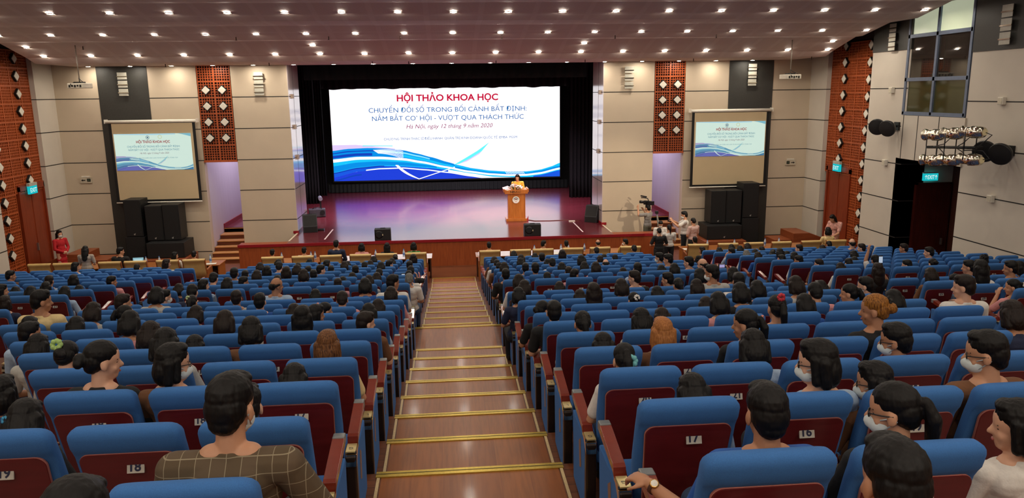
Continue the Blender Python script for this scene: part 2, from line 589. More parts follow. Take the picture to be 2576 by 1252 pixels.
for s, nm in ((-1, 'left'), (1, 'right')):
    x0 = -8.84 if s < 0 else 7.70
    o = link('lattice_panel', lat_front, None, (x0, FRONT_Y - 0.02, 3.70))
    o.scale = (1.14 / 1.12, 1, 3.36 / 3.36)
    tag(o, 'tall wooden lattice panel above the corridor opening %s of the stage' % nm, 'lattice panel')
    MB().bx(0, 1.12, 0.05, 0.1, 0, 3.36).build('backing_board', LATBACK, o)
    MB().bx(-0.02, 1.14, -0.02, 0.1, -0.05, 0.0).build('bottom_rail', LATWOOD, o)

TILE_B = MB().box((0, 0, 0), (0.25, 0.07, 0.25), 0, Matrix.Rotation(PI / 4, 4, 'Y')).mesh('tile_base', BLACK)
TILE_F = bake(MB().box((0, -0.04, 0), (0.205, 0.03, 0.205), 0, Matrix.Rotation(PI / 4, 4, 'Y')).mesh('tile_face', mat('white_tile', 'e6dfd0', 0.35, var=0.03)), 0.008)
ORD = ['first', 'second', 'third', 'fourth', 'fifth', 'sixth', 'seventh', 'eighth', 'ninth', 'tenth', 'eleventh', 'twelfth', 'thirteenth', 'fourteenth', 'fifteenth', 'sixteenth', 'seventeenth', 'eighteenth', 'nineteenth', 'twentieth', 'twenty-first']
def tile(loc, rz, label, group, k=1.0):
    t = thing('diamond_tile', label, 'wall ornament', loc, rz, group)
    t.scale = (k, k, k)
    link('tile_base', TILE_B, t)
    link('tile_face', TILE_F, t)
for s, nm in ((-1, 'left'), (1, 'right')):
    for r in range(4):
        for c in range(2):
            x = (-8.55 + 0.56 * c) if s < 0 else (7.98 + 0.56 * c)
            tile((x, FRONT_Y - 0.06, 6.2 - 0.56 * r), 0, 'white diamond tile on lattice %s of stage, %s row from top, %s one' % (nm, ORD[r], ('left', 'right')[c]), 'diamond tiles on the stage-side lattices')
door_skip = lambda x, z: 0.35 < x < 1.95 and z < 3.1
lat_side = lattice_mesh(6, 13, 0.567, 6, lambda x, z: x < 1.98 and z < 3.0).mesh('lattice_wall', LATWOOD)
for s, nm in ((-1, 'left'), (1, 'right')):
    # local x runs from the stage end towards the seats
    if s > 0:
        o = link('lattice_wall', lat_side, None, (13.88, 27.0, 0.15), (0, 0, -PI / 2))
    else:
        o = link('lattice_wall', bpy.data.meshes['lattice_wall'].copy(), None, (-13.88, 27.0, 0.15))
        for v in o.data.vertices:
            x, y, z = v.co
            v.co = (-y, -x, z)
        o.data.flip_normals()
    tag(o, 'tall orange-brown wooden lattice wall with diamond tiles %s of the hall' % nm, 'lattice wall')
    cols = ((24.38, 7.36, 12), (25.97, 7.41, 8)) if s > 0 else ((24.55, 7.25, 12), (26.15, 7.25, 8))
    for ci, (y, zt, n) in enumerate(cols):
        for k in range(n):
            tile((s * 13.84, y, zt - 0.556 * k), -s * PI / 2, 'white diamond tile on %s lattice wall, %s column, %s from top' % (nm, ('nearer', 'farther')[ci], ORD[k]), 'diamond tiles on the side lattice walls', 1.0)
    # door in the lattice wall
    y0, y1 = (25.24, 26.72) if s > 0 else (25.5, 26.95)
    d = MB()
    d.bx(*sorted((s * 13.90, s * 13.95)), y0, y1, 0, 3.05)
    d.bx(*sorted((s * 13.84, s * 13.95)), y0 - 0.09, y0, 0, 3.2)
    d.bx(*sorted((s * 13.84, s * 13.95)), y1, y1 + 0.09, 0, 3.2)
    d.bx(*sorted((s * 13.84, s * 13.95)), y0 - 0.09, y1 + 0.09, 3.05, 3.25)
    d.bx(*sorted((s * 13.885, s * 13.9)), (y0 + y1) / 2 - 0.012, (y0 + y1) / 2 + 0.012, 0.02, 3.05)
    dd = struct(d.build('door_1' if s < 0 else 'door_2', DOORWOOD))
    MB().bx(*sorted((s * 13.84, s * 13.9)), y0 + 0.62, y0 + 0.66, 1.0, 1.25).build('door_handle', STEEL, dd)

# ------------------------------------------------------------------ ceiling with downlights
PROF = [(28.6, 7.05), (25.5, 7.05), (25.05, 7.2), (23.65, 7.56), (23.25, 7.56), (21.8, 7.83), (20.5, 7.83), (19.1, 8.12), (17.8, 8.12), (16.2, 8.45), (14.6, 8.45), (13.0, 8.75), (BACK_Y, 8.75)]
def ceil_z(y):
    for (ya, za), (yb, zb) in zip(PROF, PROF[1:]):
        if yb <= y <= ya:
            return za + (zb - za) * (ya - y) / (ya - yb)
    return PROF[-1][1]
T = NT('perforated_ceiling')
tc = T.n('ShaderNodeTexCoord')
sx = T.n('ShaderNodeSeparateXYZ')
T.l(tc, 'Object', sx, 'Vector')
def mth(op, a, b=None, ao=0):
    nd = T.n('ShaderNodeMath', operation=op)
    T.l(a, ao, nd, 0)
    if b is not None:
        nd.inputs[1].default_value = b
    return nd
d1 = mth('ADD', sx, 100 * 0.69 - 0.16 + 0.06, 'X')
d2 = mth('MODULO', d1, 0.69)
d3 = mth('LESS_THAN', d2, 0.13)
e1 = mth('ADD', sx, 100.0, 'Y')
e2 = mth('MODULO', e1, 1.2)
e3 = mth('LESS_THAN', e2, 0.12)
mx = T.n('ShaderNodeMath', operation='MAXIMUM')
T.l(d3, 0, mx, 0)
T.l(e3, 0, mx, 1)
vo = T.n('ShaderNodeTexBrick', i_Scale=1.0)
vo.offset = 0.0
vo.inputs['Brick Width'].default_value = 0.03
vo.inputs['Row Height'].default_value = 0.03
vo.inputs['Mortar Size'].default_value = 0.008
vo.inputs['Color1'].default_value = lin('c0a89f')
vo.inputs['Color2'].default_value = lin('bba39a')
vo.inputs['Mortar'].default_value = lin('cdbcb3')
T.l(tc, 'Object', vo, 'Vector')
mc = T.n('ShaderNodeMix', data_type='RGBA')
T.l(mx, 0, mc, 0)
T.l(vo, 'Color', mc, 6)
mc.inputs[7].default_value = lin('cfbfb6')
T.l(mc, 2, T.b, 'Base Color')
T.b.inputs['Roughness'].default_value = 0.7
m = MB()
EX = 12.85
for (ya, za), (yb, zb) in zip(PROF, PROF[1:]):
    m.add([(-EX, ya, za), (EX, ya, za), (EX, yb, zb), (-EX, yb, zb), (-EX, ya, za + 0.08), (EX, ya, za + 0.08), (EX, yb, zb + 0.08), (-EX, yb, zb + 0.08)],
          [(0, 1, 2, 3), (7, 6, 5, 4), (0, 3, 7, 4), (1, 5, 6, 2), (0, 4, 5, 1), (3, 2, 6, 7)])
struct(m.build('ceiling', T.m))
struct(MB().bx(-15.6, 15.6, BACK_Y - 0.3, 42, TOP, TOP + 0.2).build('ceiling_void', CHAR))

RING = MB().lathe([(0.086, 0.0), (0.105, -0.004), (0.112, -0.018), (0.105, -0.026), (0.088, -0.022), (0.084, 0.0)], 20, caps=False).mesh('trim_ring', mat('lamp_ring', 'cfc5b4', 0.3, 0.4))
LAMPDISC = MB().lathe([(0.0005, -0.03), (0.05, -0.027), (0.088, -0.012), (0.088, -0.004)], 20, caps=False).mesh('lamp_disc', emit_mat('downlight_glow', 'fff4e2', LAMP))
def downlight(x, y, label, group):
    t = thing('ceiling_downlight', label, 'ceiling light', (x, y, ceil_z(y) + 0.004), 0, group)
    link('trim_ring', RING, t)
    link('lamp_disc', LAMPDISC, t)
LROWS = [(27.75, -9, 8), (24.9, -9, 9), (22.6, -9, 9), (19.8, -8, 9)]
for ri, (y, a0, a1) in enumerate(LROWS):
    for k in range(a0, a1 + 1):
        x = 0.16 + 1.38 * k
        if abs(x) > 12.7:
            continue
        side = 'above centre' if k == 0 else ('%s %s of centre' % (ORD[abs(k) - 1], 'left' if k < 0 else 'right'))
        downlight(x, y, 'round ceiling downlight, %s row from the stage, %s' % (ORD[ri], side), 'ceiling downlights')
for x, nm in ((-12.3, 'far left'), (-4.05, 'left of centre'), (4.25, 'right of centre'), (12.3, 'far right')):
    downlight(x, 24.05, 'extra downlight at ceiling step between second and third rows, %s' % nm, 'ceiling step downlights')
# unseen rows nearer than the frame, added so the seats get light
for y, st in ((17.0, 2), (14.2, 2), (11.4, 2), (8.4, 2), (5.4, 2), (2.4, 2), (-0.6, 1), (-3.4, 1), (-5.6, 1)):
    for k in range(-8, 9, st):
        downlight(0.16 + 1.38 * k, y, 'round ceiling downlight over the rear seats', 'rear ceiling downlights')
# sprinkler heads
spr = MB().tube([(0, 0, 0), (0, 0, -0.09)], 0.014, 6).lathe([(0.001, -0.09), (0.05, -0.095), (0.001, -0.1)], 8).mesh('sprinkler_head', mat('sprinkler_bronze', '3a2c24', 0.4, 0.6))
SPR = [(-10.7, 24.0), (-6.0, 22.9), (-3.4, 22.9), (-1.35, 22.9), (1.6, 22.9), (5.0, 23.0), (8.1, 23.0), (-5.9, 26.4), (-2.5, 26.3), (-1.3, 26.4), (1.65, 26.4), (4.7, 26.3), (8.5, 26.3), (12.4, 25.6), (-9.3, 26.6)]
for i, (x, y) in enumerate(SPR):
    o = link('sprinkler_head', spr, None, (x, y, ceil_z(y)))
    tag(o, 'small dark sprinkler head %s of centre, %s from left along its ceiling row' % ('left' if x < 0 else 'right', ORD[i % 8]), 'sprinkler', 'ceiling sprinklers')
# ------------------------------------------------------------------ stage
SZ = 0.953
m = MB()
m.bx(-5.74, 5.78, 26.66, 41.2, 0, SZ)
m.bx(-7.42, -5.74, 30.3, 41.2, 0.5, SZ)
m.bx(5.78, 7.42, 30.3, 41.2, 0.5, SZ)
m.bx(-5.74, 5.78, 26.24, 26.66, SZ - 0.08, SZ)
struct(m.build('floor_stage', STAGEFLOOR))
m = MB()
m.bx(-7.36, 7.46, 26.22, 26.3, 0, 0.87)
m.bx(-7.36, -7.28, 26.3, 26.64, 0, 0.87)
m.bx(7.38, 7.46, 26.3, 26.64, 0, 0.87)
fr = struct(m.build('wall_stage_front', STAGEFRONT))
m = MB()
m.bx(-7.38, 7.48, 26.19, 26.27, 0.865, 0.957)
struct(m.build('trim_stage_edge', REDEDGE))
m = MB()
m.bx(-7.36, -5.74, 26.27, 26.66, 0.85, SZ)
m.bx(5.78, 7.46, 26.27, 26.66, 0.85, SZ)
struct(m.build('trim_stage_ledge', TRIMWOOD))
for s, x in ((-1, -5.74), (1, 5.78)):
    struct(MB().bx(x - 0.03, x + 0.03, 26.7, FRONT_Y - 0.02, SZ, SZ + 0.012).build('trim_stage_corner_%s' % ('left' if s < 0 else 'right'), mat('pale_edge', 'd8c8b0', 0.5)))
    # steps up to the stage corridor
    st = MB()
    xa, xb = (-8.84, -7.36) if s < 0 else (7.46, 8.84)
    se = MB()
    for i, (y, z) in enumerate(((27.8, 0.159), (28.15, 0.318), (28.5, 0.477), (28.85, 0.635), (29.3, 0.794), (29.9, 0.953))):
        x0, x1 = (xa, xb) if y < 28.2 else ((-8.84, -7.7) if s < 0 else (7.7, 8.84))
        st.bx(x0, x1, y, y + 0.65 if i < 5 else y + 0.1, 0, z - 0.03)
        se.bx(x0, x1, y - 0.025, y + 0.65 if i < 5 else y + 0.1, z - 0.03, z)
    o = struct(st.build('floor_steps_%s' % ('left' if s < 0 else 'right'), STEPWOOD))
    se.build('step_edge', STEPEDGE, o)
# stage house
m = MB()
m.bx(-9.8, 9.8, 41.2, 41.4, 0, TOP)
m.bx(-7.5, -7.42, 30.3, 41.2, SZ, TOP)
m.bx(7.42, 7.5, 30.3, 41.2, SZ, TOP)
m.bx(-9.8, 9.8, 28.8, 41.4, 8.62, 8.7)
m.bx(-5.9, 5.9, 28.6, 28.7, 7.13, 8.6)
struct(m.build('wall_stage_house', BLACK))

def curtain(name, x0, x1, y, z0, z1, label, folds, amp=0.07, hem=0.0, m_=None):
    nx, nz = max(24, int(folds * 10)), 8
    rnd = random.Random(int((x0 + y) * 100))
    ph = [rnd.uniform(-0.5, 0.5) for _ in range(nx + 1)]
    vs, fs = [], []
    for sgn in (0, 1):
        for j in range(nz + 1):
            for i in range(nx + 1):
                t = i / nx
                hemz = hem * (math.sin(t * 37) + math.sin(t * 91 + 1)) if j == 0 else 0
                yy = y + amp * math.sin(2 * PI * folds * t + ph[i] * 0.5) * (1 - 0.25 * j / nz) + sgn * 0.02
                vs.append((x0 + (x1 - x0) * t, yy, z0 + (z1 - z0) * j / nz + hemz))
    W = nx + 1
    off = W * (nz + 1)
    for j in range(nz):
        for i in range(nx):
            q = (j * W + i, j * W + i + 1, (j + 1) * W + i + 1, (j + 1) * W + i)
            fs += [q, tuple(off + k for k in q[::-1])]
    for i in range(nx):
        fs.append((i, off + i, off + i + 1, i + 1))
    mm = MB().add(vs, fs, 0, True)
    return tag(mm.build(name, m_ or CLOTHBLACK), label, 'curtain', 'black stage curtains')
curtain('stage_valance', -7.35, 7.35, 39.5, 6.27, 8.6, 'black valance hanging above the bright stage screen', 40, 0.05, 0.02)
curtain('stage_border', -5.55, 5.55, 30.6, 6.55, 8.6, 'black border curtain at the top of the stage opening', 24, 0.05)
for s, nm in ((-1, 'left'), (1, 'right')):
    curtain('side_curtain', *sorted((s * 7.38, s * 5.95)), 31.6, SZ + 0.02, 8.6, 'nearest black side curtain at the %s edge of the stage' % nm, 9, 0.09)
    curtain('side_curtain', *sorted((s * 7.38, s * (6.15 if s < 0 else 5.75))), 36.1, SZ + 0.02, 8.6, 'middle black side curtain on the %s of the stage' % nm, 9, 0.09)
    curtain('side_curtain', *sorted((s * 7.38, s * 6.25)), 39.0, SZ + 0.02, 8.6, 'farthest black side curtain on the %s beside the bright screen' % nm, 9, 0.08)
curtain('screen_skirt', -6.3, 6.3, 40.0, SZ + 0.01, 1.40, 'dark pleated skirt below the bright stage screen', 60, 0.03, 0.0, mat('dark_green_pleats', '0f1a18', 0.8, var=0.3))

# ------------------------------------------------------------------ the conference slide, as flat lit artwork
def interp(tab, u):
    for (a, va), (b, vb) in zip(tab, tab[1:]):
        if a <= u <= b:
            t = (u - a) / (b - a)
            t = t * t * (3 - 2 * t) * 0.35 + t * 0.65
            return va + (vb - va) * t
    return tab[-1][1] if u > tab[-1][0] else tab[0][1]
TOPC = [(0, .334), (.064, .354), (.157, .36), (.233, .349), (.306, .328), (.366, .289), (.427, .246), (.5, .187), (.547, .15), (.608, .112), (.688, .082), (.769, .066), (.849, .064), (.909, .08), (.958, .112), (1, .153)]
WHT = [(0, .24), (.105, .264), (.205, .262), (.306, .241), (.386, .203), (.487, .143), (.588, .087), (.688, .05), (.77, .035), (.85, .035), (.91, .05), (1, .10)]
MIDC = [(0, .09), (.1, .14), (.2, .16), (.3, .15), (.42, .125), (.5, .1), (.6, .055), (.7, .012), (.8, 0), (1, 0)]
LOWC = [(0, .04), (.1, .1), (.2, .122), (.3, .125), (.4, .10), (.5, .065), (.6, .02), (.65, 0), (1, 0)]
def band(m, top, bot, mi, u0=0.0, u1=1.0, lay=0, n=60, W=1, H=1):
    vs, fs = [], []
    for i in range(n + 1):
        u = u0 + (u1 - u0) * i / n
        t, b = top(u), bot(u)
        vs += [(u * W, -0.003 * lay, max(0, b) * H), (u * W, -0.003 * lay, max(0, max(t, b)) * H)]
    for i in range(n):
        fs.append((2 * i, 2 * i + 2, 2 * i + 3, 2 * i + 1))
    m.add(vs, fs, mi)
def hairline(m, pts, mi, w, lay, W, H):
    for (a, b), (c, d) in zip(pts, pts[1:]):
        dx, dz = (c - a) * W, (d - b) * H
        L = math.hypot(dx, dz) or 1
        nx, nz = -dz / L * w, dx / L * w
        y = -0.003 * lay
        m.add([(a * W - nx, y, b * H - nz), (c * W - nx, y, d * H - nz), (c * W + nx, y, d * H + nz), (a * W + nx, y, b * H + nz)], [(0, 1, 2, 3)], mi)
def bez(p0, p1, p2, n=14):
    return [((1 - t) ** 2 * p0[0] + 2 * t * (1 - t) * p1[0] + t * t * p2[0], (1 - t) ** 2 * p0[1] + 2 * t * (1 - t) * p1[1] + t * t * p2[1]) for t in [i / n for i in range(n + 1)]]
def slide(parent, W, H, pal, k, logos):
    """parent's local frame: x right, z up, front towards -y, origin at the lower left corner"""
    P = [emit_mat('slide_%s_%d' % (k, i), c, s) for i, (c, s) in enumerate(pal)]
    f = lambda tab, a=1.0, b=0.0: (lambda u: interp(tab, u) * a + b)
    m = MB()
    m.add([(0, 0, 0), (W, 0, 0), (W, 0, H), (0, 0, H)], [(0, 1, 2, 3)], 0)
    m.build('slide_background', P, parent)
    m = MB()
    kw = dict(W=W, H=H)
    band(m, lambda u: .397 - .35 * max(0, u - .1) ** 1.1, f(TOPC), 1, 0, .27, 1, **kw)
    band(m, lambda u: .398 - .06 * u, lambda u: interp(TOPC, u) * .3 + .27, 8, .13, .26, 2, **kw)
    band(m, f(TOPC), f(WHT), 2, 0, 1, 3, **kw)
    band(m, lambda u: interp(TOPC, u) - .025, lambda u: interp(TOPC, u) * .62 + interp(WHT, u) * .38, 3, 0, .30, 4, **kw)
    band(m, lambda u: interp(TOPC, u) * .42 + interp(WHT, u) * .58, lambda u: interp(TOPC, u) * .12 + interp(WHT, u) * .88, 3, 0, .17, 4, **kw)
    band(m, lambda u: interp(TOPC, u) * .75 + interp(WHT, u) * .25, lambda u: interp(TOPC, u) * .55 + interp(WHT, u) * .45, 8, .2, .42, 5, **kw)
    band(m, lambda u: interp(TOPC, u) * .45 + interp(WHT, u) * .55, lambda u: interp(TOPC, u) * .1 + interp(WHT, u) * .9, 4, .3, .53, 5, **kw)
    band(m, lambda u: interp(TOPC, u) - .004, lambda u: interp(TOPC, u) * .5 + interp(WHT, u) * .5, 4, .53, .88, 5, **kw)
    band(m, f(WHT), lambda u: interp(WHT, u) - (.034 - .014 * min(1, u * 2)), 0, 0, 1, 6, **kw)
    band(m, lambda u: interp(WHT, u) - (.034 - .014 * min(1, u * 2)), f(MIDC), 4, 0, 1, 3, **kw)
    band(m, lambda u: interp(WHT, u) - .06, lambda u: interp(WHT, u) * .55 + interp(MIDC, u) * .45, 8, .05, .5, 4, **kw)
    band(m, lambda u: interp(WHT, u) * .5 + interp(MIDC, u) * .5, lambda u: interp(MIDC, u) + .008, 2, 0, .45, 4, **kw)
    band(m, f(MIDC), f(LOWC), 5, 0, .5, 4, **kw)
    band(m, lambda u: interp(MIDC, u) + .004, lambda u: interp(MIDC, u) - .010, 3, 0, .22, 6, **kw)
    band(m, lambda u: interp(LOWC, u) + .012, f(LOWC), 0, .14, .6, 6, **kw)
    band(m, f(LOWC), lambda u: -.01, 6, 0, .68, 5, **kw)
    band(m, lambda u: interp(LOWC, u) - .03, lambda u: interp(LOWC, u) - .045, 3, 0, .12, 7, **kw)
    band(m, lambda u: interp(WHT, u) - .03, lambda u: -.01, 5, .88, 1, 4, **kw)
    band(m, lambda u: interp(TOPC, u), lambda u: interp(WHT, u) + .02, 4, .88, 1, 6, **kw)
    # the pale leaf and the fine line nets
    m.add([(p[0] * W, -0.027, p[1] * H) for p in ((.525, .155), (.575, .225), (.63, .305), (.685, .40), (.65, .30), (.60, .225), (.55, .165))], [(0, 1, 2, 3, 4, 5, 6)], 7)
    m.add([(p[0] * W, -0.024, p[1] * H) for p in ((.55, .165), (.60, .225), (.65, .30), (.685, .40), (.64, .27), (.585, .19))], [(0, 1, 2, 3, 4, 5)], 1)
    lw = 0.0007 * W
    for i in range(9):
        t = i / 8
        hairline(m, bez((.175 + .02 * t, .335 - .035 * t), (.26, .35 - .06 * t), (.305, .315 - .09 * t)), 0, lw, 9, W, H)
        hairline(m, bez((.27 + .01 * t, .165), (.30 + .012 * t, .06 + .02 * t), (.37, .005)), 0, lw, 9, W, H)
    hairline(m, bez((.27, .165), (.31, .08), (.37, .005)), 0, lw * 3, 9, W, H)
    hairline(m, bez((.37, .005), (.44, .06), (.53, .13)), 0, lw * 2.5, 9, W, H)
    for i in range(12):
        u = .755 + .007 * i
        hairline(m, [(u, .066 - .0005 * i), (u + .008, .04)], 0, lw * 1.5, 9, W, H)
    if logos:
        band(m, lambda u: 1.0, lambda u: 1.0 - .09 * max(0, (u - .82) / .18) ** 1.3, 4, .82, 1, 3, **kw)
        band(m, lambda u: 1.0, lambda u: .985 - .02 * math.sin(u * 3), 8, 0, .8, 3, **kw)
    m.build('slide_wave', P, parent)
    RED, BLU, PUR = [emit_mat('slide_text_%s_%s' % (k, n), c, s) for n, c, s in (('red', 'd0123c', .95) if k == 'led' else ('red', 'a8484c', .85), ('blue', '0a68b4', .9) if k == 'led' else ('blue', '4f8fa8', .8), ('purple', 'a0306a', .9) if k == 'led' else ('purple', '8a5a6c', .8))]
    sh = 0.0 if not logos else -0.115
    t = lambda body, nm, mm, u, v, wd, hg, **kk: text(body, nm, mm, parent, (u * W, -0.035, (v + sh) * H), width=wd * W, height=hg * H, **kk)
    t('HỘI THẢO KHOA HỌC', 'title_lettering', RED, .507, .862, .44, .071, offset=0.028)
    t('CHUYỂN ĐỔI SỐ TRONG BỐI CẢNH BẤT ĐỊNH:', 'subtitle_lettering', BLU, .508, .742, .688, .053)
    t('NẮM BẮT CO’ HỘI - VƯỌ’T QUA THÁCH THỨC', 'subtitle_lettering', BLU, .508, .652, .662, .053)
    t('Hà Nội, ngày 12 tháng 9 năm 2020', 'date_lettering', PUR, .512, .565, .378, .046, shear=0.25)
    t('CHƯO’NG TRÌNH THẠC SĨ ĐIỀU HÀNH  QUẢN TRỊ KINH DOANH QUỐC TẾ IEMBA  PGSM', 'programme_lettering', BLU, .516, .44, .585, .027)
    if logos:
        g = MB()
        ring = lambda u, v, r0, r1, mi: g.rings([[(u * W + r * math.cos(2 * PI * j / 24), -0.03, v * H + r * math.sin(2 * PI * j / 24)) for j in range(24)] for r in (r0, r1)], mi, False, False)
        ring(.44, .9, .019 * W, .024 * W, 0)
        g.add([((.44 + a) * W, -0.03, (.9 + b) * H) for a, b in ((-.012, .005), (0, .025), (.012, .005), (.006, -.02), (-.006, -.02))], [(0, 1, 2, 3, 4)], 0)
        ring(.60, .91, .020 * W, .026 * W, 1)
        g.add([(u * W, -0.03, v * H) for u, v in ((.36, .826), (.53, .826), (.53, .831), (.36, .831))], [(0, 1, 2, 3)], 0)
        g.build('slide_logos', [emit_mat('logo_navy', '4a6a88', .8), emit_mat('logo_gold', 'cfd29a', .9)], parent)

led = thing('led_wall', 'huge bright white and blue conference screen at the back of the stage', 'stage screen', (-6.03, 40.2, 1.56))
MB().bx(-0.06, 11.99, 0.005, 0.12, -0.07, 4.78).build('screen_frame', BLACK, led)
LEDPAL = [('fdfbff', LED), ('d8c4ee', LED * .9), ('0a86d8', LED * .95), ('1440b4', LED * .9), ('18b4ee', LED), ('1a55d8', LED * .9), ('2140d6', LED * .85), ('5fe0ea', LED), ('7fd4f6', LED)]
slide(led, 11.93, 4.72, LEDPAL, 'led', False)

PROJPAL = [('d8efe2', .92), ('b9b4d8', .8), ('6aa4c4', .78), ('6a74b8', .7), ('86c4d6', .85), ('5a90b8', .7), ('7478c6', .75), ('9fd8dc', .85), ('b0dcec', .9)]
FABRIC = mat('screen_fabric', 'cdb892', 0.7, var=0.02, scale=2)
for s, nm in ((-1, 'left'), (1, 'right')):
    if s < 0:
        x0, x1, zt, zb, sl = -11.84, -9.08, 5.08, 2.38, (-11.80, -9.165, 3.435, 4.72)
        rx0, rx1, rz = -12.03, -8.93, 5.15
    else:
        x0, x1, zt, zb, sl = 9.18, 11.96, 5.15, 2.45, (9.24, 11.93, 3.52, 4.81)
        rx0, rx1, rz = 9.03, 12.17, 5.22
    t = thing('projection_screen', 'pull-down projection screen showing the slide on the %s wall' % nm, 'projection screen', (0, FRONT_Y - 0.24, 0), 0, 'side projection screens')
    MB().tube([(rx0, 0, rz), (rx1, 0, rz)], 0.055, 12).build('roller_case', WHITE, t)
    m = MB()
    m.bx(rx0 - 0.02, rx0, -0.06, 0.225, rz - 0.06, rz + 0.08)
    m.bx(rx1, rx1 + 0.02, -0.06, 0.225, rz - 0.06, rz + 0.08)
    m.build('wall_bracket', WHITE, t)
    m = MB().bx(x0, x1, -0.004, 0.0, zb, zt)
    f = m.build('screen_cloth', FABRIC, t)
    m = MB()
    for q in ((x0 - .1, x0, zb - .07, rz), (x1, x1 + .1, zb - .07, rz), (x0, x1, zb - .07, zb), (x0, x1, zt - .01, rz)):
        m.bx(q[0], q[1], -0.003, 0.001, q[2], q[3])
    m.build('black_border', BLACK, f)
    MB().tube([(x0 - .12, 0, zb - .1), (x1 + .1, 0, zb - .1)], 0.022, 8).build('bottom_bar', WHITE, t)
    g = bpy.data.objects.new('projected_slide', None)
    COL.objects.link(g)
    g.parent = t
    g.location = (sl[0], -0.008, sl[2])
    slide(g, sl[1] - sl[0], sl[3] - sl[2], PROJPAL, 'proj', True)

# ------------------------------------------------------------------ lectern
LECT = grain_mat('lectern_veneer', 'b4682a', 'c87a38', 0.3, (8, 8, 0.9), coat=0.3)
t = thing('lectern', 'honey-coloured wooden lectern with a round emblem on the stage', 'lectern', (2.60, 29.65, SZ))
m = MB().bx(-0.43, 0.40, -0.06, 0.56, 0, 0.11)
m.build('base', LECT, t, 0.01)
c = MB().bx(-0.34, 0.34, 0.03, 0.5, 0.11, 1.1)
c = c.build('column', LECT, t)
MB().bx(-0.35, -0.325, 0.015, 0.05, 0.11, 1.1).bx(0.32, 0.345, 0.015, 0.05, 0.11, 1.1).build('corner_post', LECT, c)
m = MB().bx(-0.48, 0.44, -0.08, 0.6, 1.1, 1.27)
m.bx(-0.52, -0.46, -0.05, 0.6, 1.16, 1.30).bx(0.42, 0.48, -0.05, 0.6, 1.16, 1.30)
top = m.build('top', LECT, t, 0.012)
text('NEU', 'front_lettering', BLACK, top, (-0.14, -0.084, 1.145), width=0.24, height=0.085, offset=0.02)
for z in (1.20, 1.145):
    text('NATIONAL ECONOMICS' if z > 1.15 else 'UNIVERSITY', 'front_lettering', BLACK, top, (0.085, -0.084, z), width=0.17, height=0.03)
e = MB().lathe([(0.001, 0), (0.13, 0), (0.14, 0.006), (0.14, 0.012)], 28, mtx=Matrix.Translation((-0.03, 0.012, 0.86)) @ Matrix.Rotation(PI / 2, 4, 'X')).build('round_emblem', mat('emblem_white', 'f4f2ee', 0.35), t)
m = MB()
m.rings([[(-0.03 + r * math.cos(a), -0.005, 0.86 + r * math.sin(a)) for a in [PI * (0.05 + 0.9 * j / 14) for j in range(15)]] for r in (0.075, 0.098)], 0, False, False)
m.add([(-0.085, -0.006, 0.83), (-0.03, -0.006, 0.88), (0.025, -0.006, 0.83), (0.01, -0.006, 0.90), (-0.07, -0.006, 0.90)], [(0, 1, 4), (1, 2, 3), (1, 3, 4)], 0)
m.bx(-0.06, 0.0, -0.006, -0.003, 0.778, 0.792, 1)
m.bx(-0.045, -0.015, -0.0065, -0.003, 0.87, 0.92, 1)
m.build('emblem_mark', [mat('emblem_grey', '5a6068', 0.5), mat('emblem_red', 'b83a30', 0.5)], e)
# flowers and papers on the lectern
fl = thing('flower_arrangement', 'low arrangement of white and pink flowers on the lectern', 'flowers', (2.55, 29.68, SZ + 1.27))
rnd = random.Random(3)
mw, mp, mg = MB(), MB(), MB()
for i in range(42):
    x, y, z = rnd.uniform(-.27, .3), rnd.uniform(-.08, .12), rnd.uniform(.05, .22)
    z *= 1 - abs(x) * 1.6
    (mw if rnd.random() < .75 else mp).ell((x, y, max(.03, z)), (.04, .04, .03), 0, 7, 5)
    mg.tube([(x * .5, y * .5, .005), (x, y, max(.02, z - .02))], .006, 4)
for i in range(8):
    mw.ell((-.18 + .04 * i, 0.02, .2 - abs(i - 3) * .02), (.014, .014, .05), 0, 6, 4)
mw.build('white_petals', mat('petal_white', 'f2ece4', 0.6), fl)
mp.build('pink_petals', mat('petal_pink', 'd79a9a', 0.6), fl)
mg.build('stems', mat('leaf_green', '4a6a34', 0.6), fl)
sh = MB().bx(-0.14, 0.1, -0.08, 0.1, 0, 0.006).build('speech_paper', mat('paper_pinkish', 'e6c8c4', 0.6), None, 0, 2, (2.20, 29.72, SZ + 1.33), (0.5, -0.25, 0.2))
tag(sh, 'sheet of paper propped at the left end of the lectern top', 'paper')
mic = thing('gooseneck_microphone', 'thin black gooseneck microphone on the lectern', 'microphone', (2.46, 29.85, SZ + 1.27))
MB().tube([(0, 0, 0), (0, .02, .12), (.02, .06, .22), (.05, .1, .26)], .006, 6).build('neck', BLACKP, mic)
MB().ell((.06, .11, .27), (.014, .022, .014)).build('head', BLACKP, mic)

